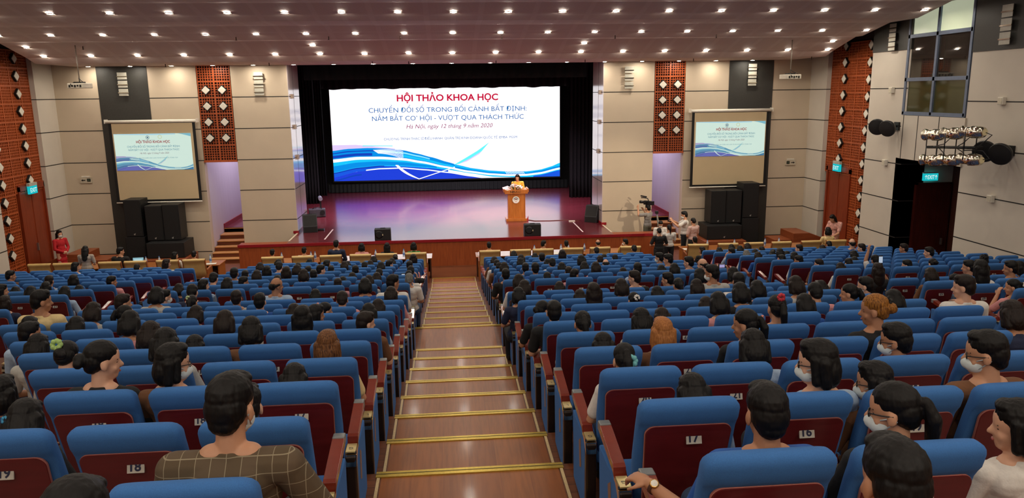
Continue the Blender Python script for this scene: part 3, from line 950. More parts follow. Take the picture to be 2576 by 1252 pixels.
# ------------------------------------------------------------------ stage monitors, cables, tape
GRILLE = mat('speaker_grille', '1d1c1c', 0.55, 0.3, var=0.3, scale=90, bump=0.4, bscale=400)
def monitor(loc, rz, w, h, d, label, wedge):
    t = thing('stage_monitor', label, 'stage speaker', loc, rz, 'stage monitor speakers')
    if wedge:
        poly = [(0.0, 0.0), (d, 0.0), (d * .78, h), (d * .3, h), (0.0, h * .35)]
    else:
        poly = [(0.0, 0.0), (d, 0.0), (d, h * .55), (d * .7, h), (0.0, h * .96)]
    MB().prism(poly, -w / 2, w / 2, 'x').build('cabinet', mat('speaker_cabinet', '28282c', 0.5, var=0.1, bump=0.1, bscale=300), t, 0.012)
    if wedge:
        a, b = Vector((0, 0.0, h * .35)), Vector((0, d * .3, h))
        n = Vector((0, -(b - a).z, (b - a).y)).normalized()
        g = MB().add([(-w / 2 + .03, *(a + (b - a) * .06 + n * .008)[1:]), (w / 2 - .03, *(a + (b - a) * .06 + n * .008)[1:]), (w / 2 - .03, *(b - (b - a) * .06 + n * .008)[1:]), (-w / 2 + .03, *(b - (b - a) * .06 + n * .008)[1:])], [(0, 1, 2, 3)])
        g.bx(-w / 2 + .04, w / 2 - .04, -.008, 0, .03, h * .32)
        g.build('grille', GRILLE, t)
    else:
        g = MB().bx(-w / 2 + .012, -.004, -.012, 0.001, .015, h * .93).bx(.004, w / 2 - .012, -.012, 0.001, .015, h * .93)
        g = g.build('grille', GRILLE, t)
        MB().lathe([(.001, 0), (.10, 0.004), (.14, 0)], 20, mtx=Matrix.Translation((-w * .22, -.013, h * .5)) @ Matrix.Rotation(PI / 2, 4, 'X')).build('cone', BLACKP, g)
        MB().bx(-.012, .02, -.018, -.01, h * .42, h * .55).build('badge', mat('badge_gold', 'c8b890', 0.4), t)
    MB().bx(-.09, .09, d * .42, d * .62, h, h + .008).build('handle_recess', BLACK, t)
monitor((-2.44, 26.36, SZ), 0.02, .56, .41, .36, 'low black stage monitor at the front edge left of the aisle line', False)
monitor((2.86, 26.36, SZ), 0.0, .60, .43, .36, 'low black stage monitor at the front edge below the lectern', False)
monitor((-5.26, 28.3, SZ), 0.2, .52, .66, .5, 'grey-topped wedge monitor beside the left pillar of the stage', True)
monitor((5.42, 28.85, SZ), -0.6, .52, .66, .5, 'grey-topped wedge monitor beside the right pillar of the stage', True)
t = thing('floor_light_box', 'small grey light fixture box behind the left wedge monitor on the stage', 'stage light', (-5.62, 32.1, SZ), 0.2)
MB().bx(-.35, .33, -.15, .25, .02, .34).build('housing', mat('grey_metal_case', '55555c', 0.45, 0.4), t, .015)
MB().lathe([(.001, .0), (.09, .0), (.1, .05)], 16, mtx=Matrix.Translation((.2, -.16, .2)) @ Matrix.Rotation(PI / 2, 4, 'X')).build('lens', BLACK, t)
MB().tube([(-.2, 0, .34), (-.1, .02, .40), (.1, .02, .40), (.2, 0, .34)], .015, 6).build('handle', BLACKP, t)
for i, (x, y, z) in enumerate(((-5.75, 33.0, SZ), (-5.72, 33.6, SZ + .45))):
    t = thing('side_spot', 'small pale spotlight tucked beside the left curtain, %s one' % ('lower', 'upper')[i], 'stage light', (x, y, z), .3)
    MB().tube([(0, -.1, .12), (0, .15, .16)], .09, 10).build('can', mat('pale_can', '8f97a0', 0.4, 0.3), t)
    MB().bx(-.03, .03, -.03, .03, 0 if i == 0 else -.45, .12).build('stand', BLACKP, t)
tag(MB().bx(-.14, .1, -.1, .1, 0, .06).build('foot_pedal', BLACKP, None, .01, 2, (-4.93, 28.75, SZ)), 'small black foot box on the stage floor by the left wedge monitor', 'stage box')
TAPE = mat('pale_tape', 'e8d8dc', 0.6)
tag(MB().bx(-.025, .025, -.95, 1.1, 0, .003).build('marking_tape', TAPE, None, 0, 2, (-4.53, 27.8, SZ)), 'pale marking tape line on the left of the stage floor', 'tape line', 'tape lines on the stage')
tag(MB().bx(-.025, .025, -1.05, 1.1, 0, .003).build('marking_tape', TAPE, None, 0, 2, (4.77, 27.95, SZ)), 'pale marking tape line on the right of the stage floor', 'tape line', 'tape lines on the stage')
tag(MB().bx(-.12, .12, -.06, .06, 0, .03).build('cable_box', WHITE, None, .005, 2, (4.75, 29.25, SZ)), 'small white socket box at the end of the stage cable', 'socket box')
tag(MB().tube([(3.02, 29.9, SZ + .012), (3.3, 29.55, SZ + .012), (3.9, 29.5, SZ + .012), (4.5, 29.55, SZ + .012), (5.1, 29.3, SZ + .012)], .012, 6).build('stage_cable', mat('brown_cable', '6a3a2a', 0.5)), 'thin cable trailing from the lectern across the stage floor', 'cable')
tag(MB().add([(0, 0, 0), (.09, 0, 0), (.09, .02, .2), (0, .02, .005)], [(0, 1, 2, 3)]).add([(0, .04, 0), (.09, .04, 0), (.09, .03, .2)], [(0, 1, 2)]).build('red_pennant', mat('pennant_red', 'b02030', 0.6), None, 0, 2, (2.98, 29.72, SZ)), 'small red folded card standing at the right foot of the lectern', 'card')

# ------------------------------------------------------------------ speaker stacks below the projection screens
def cabinet(x0, x1, y0, y1, z0, z1, label, badge, tw=0.0):
    t = thing('loudspeaker', label, 'loudspeaker', ((x0 + x1) / 2, y0, z0), 0, 'black loudspeaker stacks')
    w, d, h = x1 - x0, y1 - y0, z1 - z0
    MB().bx(-w / 2, w / 2, 0.0, d, 0, h).build('cabinet', mat('stack_cabinet', '111112', 0.5, var=0.15, bump=0.1, bscale=300), t, .012)
    g = MB().bx(-w / 2 + .025, w / 2 - .025, -.014, .001, .025, h - .025).build('grille', mat('stack_grille', '0c0c0d', 0.65, var=0.3, scale=80, bump=0.3, bscale=500), t)
    if badge:
        MB().add([(-.035, -.02, .10), (.035, -.02, .13), (.02, -.02, .06), (-.02, -.02, .06)], [(0, 1, 2, 3)]).build('badge', mat('badge_silver', 'b8b8b4', 0.35, 0.6), g)
    return t
cabinet(-11.46, -10.88, 27.3, 28.0, 1.16, 2.47, 'tall black loudspeaker on top of the leftmost stack under the left screen', True)
cabinet(-11.50, -10.84, 27.25, 28.0, 0.25, 1.15, 'black bass speaker under the tall one at far left of the left stack', False)
cabinet(-10.76, -10.18, 27.3, 28.0, 1.0, 2.24, 'black loudspeaker on the low bass box, left one of the left pair', True)
cabinet(-10.17, -9.60, 27.3, 28.0, 1.0, 2.27, 'black loudspeaker on the low bass box, right one of the left pair', True)
cabinet(-10.66, -9.38, 26.85, 27.9, 0.45, 0.99, 'long low black bass box under the left speaker pair', False)
cabinet(10.92, 11.53, 27.3, 28.0, 1.24, 2.55, 'tall black loudspeaker at the right end of the right stack', True)
cabinet(10.90, 11.57, 27.25, 28.0, 0.25, 1.23, 'black bass speaker under the tall one in the right stack', False)
cabinet(9.69, 10.27, 27.3, 28.0, 1.06, 2.29, 'black loudspeaker on the low bass box, left one of the right pair', True)
cabinet(10.28, 10.87, 27.3, 28.0, 1.06, 2.29, 'black loudspeaker on the low bass box, right one of the right pair', True)
cabinet(9.42, 10.74, 26.85, 27.9, 0.53, 1.05, 'long low black bass box under the right speaker pair', True)
PLAT = grain_mat('platform_veneer', '7d3d1f', '8d4926', 0.45, (1, 10, 10))
for nm, x0, x1, z in (('left', -10.75, -9.3, .45), ('right', 9.25, 10.8, .53)):
    tag(MB().bx(x0, x1, 26.5, 28.0, 0, z - .005).build('speaker_platform', PLAT, None, .01), 'low brown wooden platform carrying the %s speaker pair' % nm, 'platform')
for nm, x0, x1 in (('left', -11.55, -10.8), ('right', 10.86, 11.6)):
    tag(MB().bx(x0, x1, 27.15, 28.1, 0, .245).build('speaker_plinth', BLACK, None, .01), 'black plinth under the tall speaker tower on the %s' % nm, 'platform')
# wooden access ramps at the far sides
for s, nm in ((-1, 'left'), (1, 'right')):
    m = MB().prism([(0, 0), (0, .86), (.6, .86), (1.3, .60), (1.3, 0)], 25.9, 27.0, 'y')
    if s < 0:
        m.v = [Vector((-p.x, p.y, p.z)) for p in m.v]
    m.v = [p + Vector((s * 12.3, 0, 0)) for p in m.v]
    tag(m.build('wooden_ramp', PLAT, None, .008), 'brown wooden ramp block against the wall at the far %s' % nm, 'ramp')
    m = MB().bx(*sorted((s * 11.65, s * 12.28)), 26.0, 26.9, 0, .62)
    tag(m.build('wooden_step_box', PLAT, None, .008), 'low brown wooden step box beside the %s ramp' % nm, 'step box')

# ------------------------------------------------------------------ wall fittings
SHADE = mat('frosted_shade', 'b9b6a8', 0.35, var=0.05)
def sconce(loc, rz, label, w=.32, n=3, h=.24, gap=.04):
    t = thing('wall_sconce', label, 'wall light', loc, rz, 'square stacked wall lights')
    for k in range(n):
        z = -k * (h + gap)
        sq = MB().bx(-w / 2, w / 2, -.1, -.085, z - h, z).build('glass_plate', SHADE, t, .004)
        MB().bx(-w / 2 - .02, w / 2 + .02, -.115, -.1, z - h * .62, z - h * .5).bx(-.04, .04, -.09, 0, z - h * .6, z - h * .5).build('chrome_clip', CHROME, sq)
sconce((-11.35, FRONT_Y, 6.84), 0, 'three stacked square wall lights on the charcoal column left of the stage')
sconce((-6.7, FRONT_Y, 6.80), 0, 'three stacked square wall lights on the left stage pillar')
sconce((6.69, FRONT_Y, 6.87), 0, 'three stacked square wall lights on the right stage pillar')
sconce((11.39, FRONT_Y, 6.92), 0, 'three stacked square wall lights on the charcoal column right of the stage')
sconce((13.43, 22.45, 7.85), -PI / 2, 'three stacked square wall lights left of the booth window', .34, 3, .24, .03)
sconce((13.43, 17.72, 7.88), -PI / 2, 'three stacked square wall lights right of the booth window', .36, 3, .29, .03)
for (y, z), l in (((22.35, 5.9), 'left of the booth window'), ((17.65, 5.62), 'right of the booth window'), ((22.38, 3.71), 'left of the recessed exit door'), ((17.65, 3.22), 'low on the near right wall')):
    t = thing('wall_sensor', 'small cream square box on the seam %s' % l, 'wall box', (13.45, y, z), -PI / 2, 'small square wall boxes')
    MB().bx(-.09, .09, -.1, 0, -.09, .09).build('housing', WHITE, t, .01)
    MB().bx(-.07, .07, -.11, -.1, -.07, .07).build('face', mat('cream_face', 'cfc6b0', 0.4), t)
for s, px in ((-1, 5.705), (1, 5.745)):
    for k, z in enumerate((5.95, 4.84, 3.72)):
        t = thing('reveal_socket', 'small beige box on the glossy %s reveal, %s from top' % (('left', 'right')[s > 0], ORD[k]), 'wall box', (s * px, FRONT_Y + .55 + .12 * k, z), s * -PI / 2, 'boxes on the stage reveals')
        MB().bx(-.14, .14, -.06, 0, -.08, .08).build('housing', mat('beige_box', 'b8a490', 0.5), t, .006)

CYAN = emit_mat('exit_cyan', '19b8c0', 1.0)
WLET = emit_mat('exit_letters', 'd8f4f0', 1.1)
def exit_sign(loc, rz, w, h, label, body, k=1.0):
    t = thing('exit_sign', label, 'exit sign', loc, rz, 'lit exit signs')
    MB().bx(-w / 2, w / 2, -.05, 0.03, 0, h).build('light_box', CYAN, t)
    MB().bx(-w / 2 - .01, w / 2 + .01, -.055, 0.035, h, h + .1 * k).build('battery_case', mat('sign_case', 'b8b4a8', 0.5), t)
    text(body, 'lettering', WLET, t, (0, -.052, h * .22), width=w * .86, height=h * .56, offset=.01)
exit_sign((13.76, 25.9, 3.08), -PI / 2, .46, .26, 'lit cyan exit sign over the door in the right lattice wall', 'EXIT')
exit_sign((-13.76, 26.05, 2.92), PI / 2, .46, .26, 'lit cyan exit sign over the door in the left lattice wall', 'EXIT')
exit_sign((14.32, 21.48, 3.23), 0, .45, .22, 'lit cyan exit sign with arrows above the recessed door', '↑EXIT↑', .3)
for s, nm, loc in ((-1, 'left', (-13.01, FRONT_Y, 3.0)), (1, 'right', (13.1, FRONT_Y, 3.1))):
    t = thing('direction_sign', 'small pale emergency sign with an arrow on the %s front wall' % nm, 'wall sign', loc, 0, 'arrow signs')
    MB().bx(-.2, .2, -.05, 0, 0, .2).build('panel', mat('sign_panel', 'c2b6a0', 0.5), t)
    MB().bx(-.14, .14, -.05, 0, .21, .25).build('lamp_strip', WHITE, t)
    m = MB()
    sg = s
    m.bx(*sorted((sg * .02, sg * .11)), -.055, -.05, .085, .115)
    m.add([(sg * .10, -.055, .06), (sg * .10, -.055, .14), (sg * .17, -.055, .10)], [(0, 1, 2)])
    m.bx(*sorted((sg * -.16, sg * -.04)), -.055, -.05, .05, .16)
    m.build('arrow_mark', BLACK, t)
    MB().bx(*sorted((sg * -.13, sg * -.07)), -.058, -.055, .08, .13).build('running_figure_square', mat('sign_green', '4a5a40', 0.5), t)

# ceiling projectors
for s, nm, loc in ((-1, 'left', (-10.87, 23.9, 6.26)), (1, 'right', (10.9, 23.9, 6.28))):
    t = thing('ceiling_projector', 'cream projector hanging on a thin rod before the %s screen' % nm, 'projector', loc, s * 0.25, 'hanging projectors')
    b = MB().bx(-.27, .27, -.2, .2, 0, .15).build('body', mat('projector_cream', 'c8bfae', 0.45), t, .02)
    m = MB()
    for i in range(5):
        m.bx(-.22 + .09 * i, -.16 + .09 * i, -.205, -.2, .03 + .02 * (i % 2), .1)
    m.build('socket_panel', BLACKP, b)
    MB().tube([(.15, .2, .08), (.15, .26, .08)], .05, 12).build('lens', BLACKP, b)
    MB().tube([(0, 0, .15), (0, 0, ceil_z(23.9) - loc[2] - .002)], .016, 8).build('rod', mat('rod_grey', '8f8478', 0.4, 0.5), t)
    m = MB().bx(-.12, .12, -.1, .1, .15, .19)
    m.tube([(-.1, -.1, .17), (-.14, -.22, .12), (-.1, -.21, .05)], .012, 6).tube([(-.02, 0, .3), (.1, -.05, .22), (.22, -.1, .16)], .01, 6)
    m.build('mount_cables', BLACKP, t)

# spotlight rig on the near right wall
t = thing('spotlight_rig', 'rack of six chrome stage spotlights on an arm from the right wall', 'spotlight rig', (0, 0, 0))
MB().tube([(13.45, 17.45, 4.52), (12.45, 17.4, 4.52)], .035, 10).tube([(12.4, 17.0, 4.55), (12.4, 18.85, 4.44)], .035, 10).build('arm', BLACKP, t)
for r, (zo, sg) in enumerate(((4.77, 1), (4.12, -1))):
    for k in range(3):
        y = 18.6 - .72 * k
        c = Vector((12.35, y, zo + .07 * k))
        ax = Matrix.Translation(c) @ (Vector((-.16, .98, -.03)).to_track_quat('Z', 'Y').to_matrix().to_4x4())
        can = MB().lathe([(.001, -.38), (.08, -.38), (.12, -.34), (.145, -.22), (.15, -.05), (.12, 0.0), (.115, .2), (.14, .22), (.15, .25), (.13, .25), (.11, .24)], 22, mtx=ax).build('spotlight_can', CHROME, t)
        MB().lathe([(.001, .235), (.11, .238)], 18, mtx=ax, caps=False).build('lens', mat('spot_lens', 'e8e0cc', 0.1), can)
        MB().lathe([(.001, -.395), (.07, -.39), (.075, -.38)], 16, mtx=ax).build('rear_lamp_glow', emit_mat('rear_glow', 'ffdca0', 1.6 if k == 2 else .25), can) if k != 1 else None
        y0 = c + Vector((0, 0, -.02))
        m = MB()
        zc = 4.48
        m.tube([(c.x - .15, y, c.z), (c.x - .15, y, zc), (c.x + .15, y, zc), (c.x + .15, y, c.z)], .016, 6)
        m.build('yoke', BLACKP, can)
        m = MB().tube([c + Vector((.05, -.36, .02)), c + Vector((.18, -.46, -.05 * sg)), c + Vector((.12, -.3, -.22 * sg)), (12.42, y - .1, 4.5)], .012, 6)
        m.build('cable', BLACKP, can)

def ball_pair(y, z, label, r=.27):
    t = thing('wall_speaker_pair', label, 'wall speaker', (12.98, y, z), 0, 'pairs of round black wall speakers')
    for k, dy in enumerate((.28, -.28)):
        ax = Matrix.Translation((0, dy, -.02 * k)) @ (Vector((-.72, -.62 + .25 * k, -.25)).to_track_quat('Z', 'Y').to_matrix().to_4x4())
        b = MB().lathe([(.001, -.16), (.12, -.15), (r * .85, -.06), (r, .02), (r, .06), (r * .95, .09)], 26, mtx=ax).build('speaker_shell', BLACKP, t)
        MB().lathe([(.001, .115), (r * .6, .11), (r * .95, .088)], 26, mtx=ax, caps=False).build('round_grille', GRILLE, b)
    MB().tube([(0, 0, 0), (.46, 0, .02)], .03, 8).bx(.42, .47, -.12, .12, -.1, .14).build('bracket', BLACKP, t)
ball_pair(17.2, 4.43, 'pair of round black wall speakers right of the spotlight rack')
ball_pair(21.95, 4.82, 'pair of round black wall speakers left of the booth window', .25)
# ------------------------------------------------------------------ auditorium seats
BLUE = mat('blue_seat_cloth', '376cac', 0.9, var=0.10, scale=260, bump=0.25, bscale=900)
PANEL = mat('maroon_seat_panel', '5e1b1f', 0.28, var=0.12, scale=5, coat=0.35, stretch=(1, 1, 5))
PLYEDGE = mat('plywood_edge', 'a8695c', 0.35, var=0.1)
ARMWOOD = mat('red_brown_armrest', '7a2a18', 0.25, var=0.12, scale=8, coat=0.5)
POSTM = mat('dark_bronze_post', '2e2420', 0.35, 0.5, var=0.1)
PLATE = mat('number_plate_metal', 'b9b4aa', 0.35, 0.15, var=0.06, scale=40)
DIGIT = mat('plate_digits', '10183a', 0.5)
GREYCAP = mat('grey_arm_cap', '8b8d8c', 0.35, 0.5)
PATCH = mat('side_patch', '8a6a5e', 0.5, 0.2)
HW = 0.255

def seat_back_y(z):
    return 0.20 - 0.20 * (z - 0.40) / 0.70 + 0.03 * max(0.0, (0.62 - z) / 0.2) ** 2

def superell(w, d, cx, cy, z, n=28, e=5.0):
    out = []
    for j in range(n):
        t = 2 * PI * j / n
        c, s = math.cos(t), math.sin(t)
        out.append((cx + w * math.copysign(abs(c) ** (2 / e), c), cy + d * math.copysign(abs(s) ** (2 / e), s), z))
    return out

def cushion_mesh():
    m = MB()
    rings = []
    zs = [0.40, 0.46, 0.55, 0.65, 0.75, 0.85, 0.93, 0.965, 0.99, 1.02, 1.045, 1.065, 1.082, 1.094, 1.10]
    for z in zs:
        d = 0.042
        w = HW - 0.03 * max(0, (0.70 - z) / 0.3)
        cy = seat_back_y(z) + 0.03
        if z > 0.95:                       # the roll above the wooden back bulges to the rear
            k = min(1, (z - 0.95) / 0.03)
            d += 0.014 * k
            cy -= 0.012 * k
        if z > 1.04:
            t = (z - 1.04) / 0.06
            q = math.sqrt(max(0.0, 1 - t * t))
            w -= 0.06 * (1 - q)
            d = d * (0.12 + 0.88 * q)
        rings.append(superell(w, d, 0, cy, z))
    m.rings(rings, 0, True, True)
    return m.mesh('back_cushion', BLUE)

def panel_mesh():
    m = MB()
    w, z0, z1, r = 0.222, 0.27, 0.962, 0.05
    prof = [(-w + .03, z0), (w - .03, z0)]
    for k in range(7):
        a = PI / 2 * k / 6
        prof.append((w - r + r * math.cos(a), z1 - r + r * math.sin(a)))
    for k in range(7):
        a = PI / 2 + PI / 2 * k / 6
        prof.append((-w + r + r * math.cos(a), z1 - r + r * math.sin(a)))
    n = len(prof)
    yb = lambda z, o: seat_back_y(max(z, .45)) - 0.012 - o
    vs = [(x, yb(z, 0.020), z) for x, z in prof] + [(x, yb(z, 0.0), z) for x, z in prof]
    # split the sheet upright so that it can follow the lean of the back
    m.add(vs, [tuple(range(n))], 0)
    m.add(vs, [tuple(range(n, 2 * n))[::-1]], 0)
    m.add(vs, [(i, i + n, (i + 1) % n + n, (i + 1) % n) for i in range(n)], 1)
    return m.mesh('back_panel', [PANEL, PLYEDGE])
ME_CUSH = cushion_mesh()
ME_PANEL = bake(panel_mesh(), 0.006, 2)
ME_SEAT = bake(MB().bx(-.245, .245, .20, .66, .36, .47).mesh('seat_cushion', BLUE), .035, 3)
ME_PLATE = MB().bx(-.0395, .0395, -.003, 0.004, -.03, .03).mesh('number_plate', PLATE)
def std_mesh():
    m = MB().prism([(.14, .02), (.62, .06), (.66, .56), (.14, .56)], -.026, .026, 'x')
    return bake(m.mesh('side_standard', BLUE), .01, 2)
ME_STD = std_mesh()
ME_POST = bake(MB().prism([(.085, 0.0), (.15, 0.0), (.15, .60), (.085, .56)], -.034, .034, 'x').mesh('post', POSTM), .012, 2)
ME_ROWP = MB().bx(-.03, .03, .09, .205, .592, .60).mesh('row_plate', mat('brass_plate', 'd8c48a', 0.3, 0.6, var=0.06))
ME_CAP = bake(MB().prism([(.075, .50), (.095, .50), (.12, .592), (.21, .592), (.21, .58), (.10, .575)], -.036, .036, 'x').mesh('post_cap', CHROME), .004, 1)
ME_ARM = bake(MB().prism([(.205, .585), (.225, .585), (.235, .635), (.26, .645), (.60, .705), (.66, .70), (.66, .66), (.26, .60)], -.034, .034, 'x').mesh('armrest', ARMWOOD), .014, 3)
ME_ARMC = bake(MB().bx(-.035, .035, .60, .665, .655, .712).mesh('arm_cap', GREYCAP), .008, 2)
ME_PATCH = MB().add([(0, .30, .30), (0, .37, .27), (0, .40, .45), (0, .33, .50)], [(0, 1, 2, 3)]).mesh('side_patch', PATCH)
DIG = {}
def digits(s):
    if s not in DIG:
        me = text_mesh(s, None, 0.044, offset=0.03)
        me.materials.clear()
        me.materials.append(DIGIT)
        DIG[s] = me
    return DIG[s]

BLOCKS = {}
for r in ROWS:
    a, p = (.857, .5925) if r < 10 else (.80, .587)
    for n in range(8):
        BLOCKS[(r, 'R', n)] = a + HW + p * n
        BLOCKS[(r, 'L', n)] = -(a + HW + p * n)
    for n in range(9):
        BLOCKS[(r, 'RW', n)] = 7.28 + HW + .5925 * n
        BLOCKS[(r, 'LW', n)] = -(6.88 + HW + .5925 * n)
for n in (0, 1):
    BLOCKS.pop((1, 'LW', n), None)
for r in range(14, 22):
    for n in range(9):
        BLOCKS.pop((r, 'RW', n), None)
        BLOCKS.pop((r, 'LW', n), None)
BNAME = {'L': 'left of the centre aisle', 'R': 'right of the centre aisle', 'LW': 'in the left wing', 'RW': 'in the right wing'}

MINV = cam.matrix_world.inverted()
def to_px(p):
    q = MINV @ Vector(p)
    if q.z > -0.2:
        return None
    return (1288 - FPX * q.x / q.z, 626 + FPX * q.y / q.z, -q.z)

NUMS = {(20, 'R', 0): '17', (20, 'R', 1): '17', (19, 'R', 0): '17', (19, 'R', 1): '16', (19, 'R', 2): '19', (18, 'R', 0): '20', (18, 'R', 1): '21', (18, 'R', 2): '22', (17, 'R', 1): '21', (17, 'R', 2): '23', (16, 'R', 2): '22', (15, 'R', 2): '23', (19, 'L', 0): '16', (18, 'L', 1): '18', (17, 'L', 0): '12', (16, 'L', 2): '17', (11, 'RW', 0): '20', (12, 'RW', 0): '28', (18, 'R', 3): '24'}
def number_of(r, b, n):
    if (r, b, n) in NUMS:
        return NUMS[(r, b, n)]
    if r == 9:
        return str(15 + n % 4) if b in 'LR' else str(21 + n)
    return str((17 if b == 'L' else 19) + n) if b in 'LR' else str(20 + n)
ROWLET = {20: 'C', 19: 'G', 18: 'G', 17: 'L', 16: 'L', 15: 'L', 14: 'L', 13: 'L', 12: 'L', 11: 'L', 10: 'L'}

def standard(t, x, end, side, r, full):
    s = link('side_standard', ME_STD, t, (x, 0, 0))
    link('post', ME_POST, s)
    if full:
        link('post_cap', ME_CAP, s)
        link('row_plate', ME_ROWP, s)
        if end and r in ROWLET:
            text(ROWLET[r], 'row_letter', DIGIT, s, (0, .15, .6012), rot=(-PI / 2, 0, PI), height=.03)
        if end:
            link('side_patch', ME_PATCH, s, (side * .0275, 0, 0))
    a = link('armrest', ME_ARM, t, (x, 0, 0))
    if full:
        link('arm_cap', ME_ARMC, a)

vis = []
for (r, b, n), x in BLOCKS.items():
    Y, z = ROWS[r]
    q = to_px((x, Y, z + 1.0))
    if q is None or not (-35 < q[0] < 2611 and q[1] < 1290):
        continue
    if r == 21 and (b, n) not in (('R', 1), ('R', 0), ('L', 0)):
        continue
    vis.append((q[2], r, b, n, x))
for b, n in (('R', 1), ('L', 0)):
    pass
vis.sort()
near, rest = vis[:300], vis[300:]
CHAIR = {}
def wing_last(r, b, n):
    return (r, b, n + 1) not in BLOCKS
def put_chair(r, b, n, x):
    Y, z = ROWS[r]
    num = number_of(r, b, n)
    full = r >= 9
    lab = 'blue maroon-backed seat, row %s from the stage, %s seat %s' % (ORD[r - 1], ORD[n], BNAME[b])
    t = thing('auditorium_seat', lab, 'seat', (x, Y, z), 0, 'blue auditorium seats')
    link('back_cushion', ME_CUSH, t)
    link('back_panel', ME_PANEL, t)
    link('seat_cushion', ME_SEAT, t)
    if full:
        zz = .885
        pl = link('number_plate', ME_PLATE, t, (.03, seat_back_y(zz) - .036, zz), (-0.28, 0, 0))
        dg = link('digits', digits(num), pl, (0, -.004, -.02))
    right_side = b in ('R', 'RW')
    inner = -1 if right_side else 1
    standard(t, inner * .295, n == 0, inner, r, full)
    if wing_last(r, b, n):
        standard(t, -inner * .295, True, -inner, r, full)
    CHAIR[(r, b, n)] = t
for d, r, b, n, x in near:
    put_chair(r, b, n, x)
def mesh_into(mb, me, mtx, mmap):
    base = len(mb.v)
    mb.v += [mtx @ v.co for v in me.vertices]
    for p in me.polygons:
        mb.f.append([base + i for i in p.vertices])
        mb.m.append(mmap[me.materials[p.material_index].name])
        mb.s.append(p.use_smooth)
mats_ = [BLUE, PANEL, PLYEDGE, ARMWOOD, POSTM]
mmap = {m_.name: i for i, m_ in enumerate(mats_)}
far = MB()
for d, r, b, n, x in rest:
    Y, z = ROWS[r]
    M4 = Matrix.Translation((x, Y, z))
    for me in (ME_CUSH, ME_PANEL, ME_SEAT):
        mesh_into(far, me, M4, mmap)
    right_side = b in ('R', 'RW')
    inner = -1 if right_side else 1
    for sx_ in ((inner,) if not wing_last(r, b, n) else (inner, -inner)):
        for me in (ME_STD, ME_POST, ME_ARM):
            mesh_into(far, me, M4 @ Matrix.Translation((sx_ * .295, 0, 0)), mmap)
if rest:
    me = bpy.data.meshes.new('auditorium_seats')
    me.from_pydata([tuple(v) for v in far.v], [], far.f)
    for m_ in mats_:
        me.materials.append(m_)
    me.polygons.foreach_set('material_index', far.m)
    me.polygons.foreach_set('use_smooth', far.s)
    me.update()
    tag(link('auditorium_seats', me), 'the remaining blue seats of the front rows nearest the stage', 'seats', 'blue auditorium seats', 'stuff')

# ------------------------------------------------------------------ guest tables, armchairs and what stands on the tables
TABLEW = grain_mat('table_veneer', '9a5a28', 'ad6a34', 0.3, (1, 10, 10), coat=0.3)
TABLED = grain_mat('table_dark', '2e1710', '3a1e14', 0.4)
CLOTHW = mat('white_table_cloth', 'e4dce6', 0.7, var=0.03)
TAN = mat('tan_leather', 'cbaa6c', 0.45, var=0.06, scale=8, bump=0.08, bscale=40)
TANWOOD = grain_mat('armchair_wood', '8a4a22', '9a5a2c', 0.35)
FZ = 0.12
def guest_table(x0, x1, label, cloth):
    t = thing('guest_table', label, 'table', ((x0 + x1) / 2, 24.46, 0), 0, 'guest tables before the stage')
    w = x1 - x0
    MB().bx(-w / 2, w / 2, -.38, .36, .72, .75).build('table_top', TABLEW, t, .006)
    for s in (-1, 1):
        MB().bx(*sorted((s * (w / 2 - .03), s * (w / 2 - .07))), -.34, .32, 0, .72).build('side_panel', TABLEW if not cloth else TABLED, t)
    MB().bx(-w / 2 + .07, w / 2 - .07, .28, .31, .15, .72).build('front_panel', TABLEW, t)
    MB().bx(-w / 2 + .07, w / 2 - .07, -.3, .28, .52, .54).build('shelf', TABLED, t)
    if cloth:
        c = MB().bx(-w / 2 + .1, w / 2 + .005, -.385, .365, .752, .756).build('table_runner', CLOTHW, None, 0, 2, ((x0 + x1) / 2, 24.46, 0))
        tag(c, 'white cloth covering the %s' % label.replace('wooden guest table', 'guest table'), 'table cloth', 'white table cloths')
for i in range(3):
    guest_table(-.7 - 1.65 * (i + 1) + .01, -.7 - 1.65 * i, 'wooden guest table left of the centre aisle, %s from the aisle' % ORD[i], i < 2)
    guest_table(.74 + 1.65 * i, .74 + 1.65 * (i + 1) - .01, 'wooden guest table right of the centre aisle, %s from the aisle' % ORD[i], i < 2)
for i in range(3):
    guest_table(-7.4 - 1.65 * (i + 1) + .01, -7.4 - 1.65 * i, 'wooden guest table before the left wing, %s from the aisle' % ORD[i], False)
    guest_table(7.7 + 1.65 * i, 7.7 + 1.65 * (i + 1) - .01, 'wooden guest table before the right wing, %s from the aisle' % ORD[i], False)

def armchair_meshes():
    m = MB()
    rings = []
    for z, d, cy in ((.40, .05, .12), (.6, .05, .08), (.8, .05, .045), (.90, .052, .02), (.935, .07, 0), (.965, .075, -.005), (.99, .06, -.005), (1.003, .02, -.005)):
        rings.append(superell(.325 if z < .9 else .33, d, 0, cy, z, 28, 6))
    m.rings(rings)
    back = m.mesh('backrest', TAN)
    seat = bake(MB().bx(-.29, .29, .12, .66, .33, .46).mesh('seat_cushion', TAN), .04, 3)
    side = bake(MB().prism([(.02, 0), (.09, 0), (.10, .38), (.60, .38), (.60, 0), (.66, 0), (.68, .62), (.60, .66), (.08, .64)], -.03, .03, 'x').mesh('arm_frame', TANWOOD), .01, 2)
    edge = bake(MB().prism([(.11, .35), (.17, .35), (.02, 1.0), (-.06, .97)], -.012, .012, 'x').mesh('back_edge', TANWOOD), .006, 1)
    return back, seat, side, edge
A_BACK, A_SEAT, A_SIDE, A_EDGE = armchair_meshes()
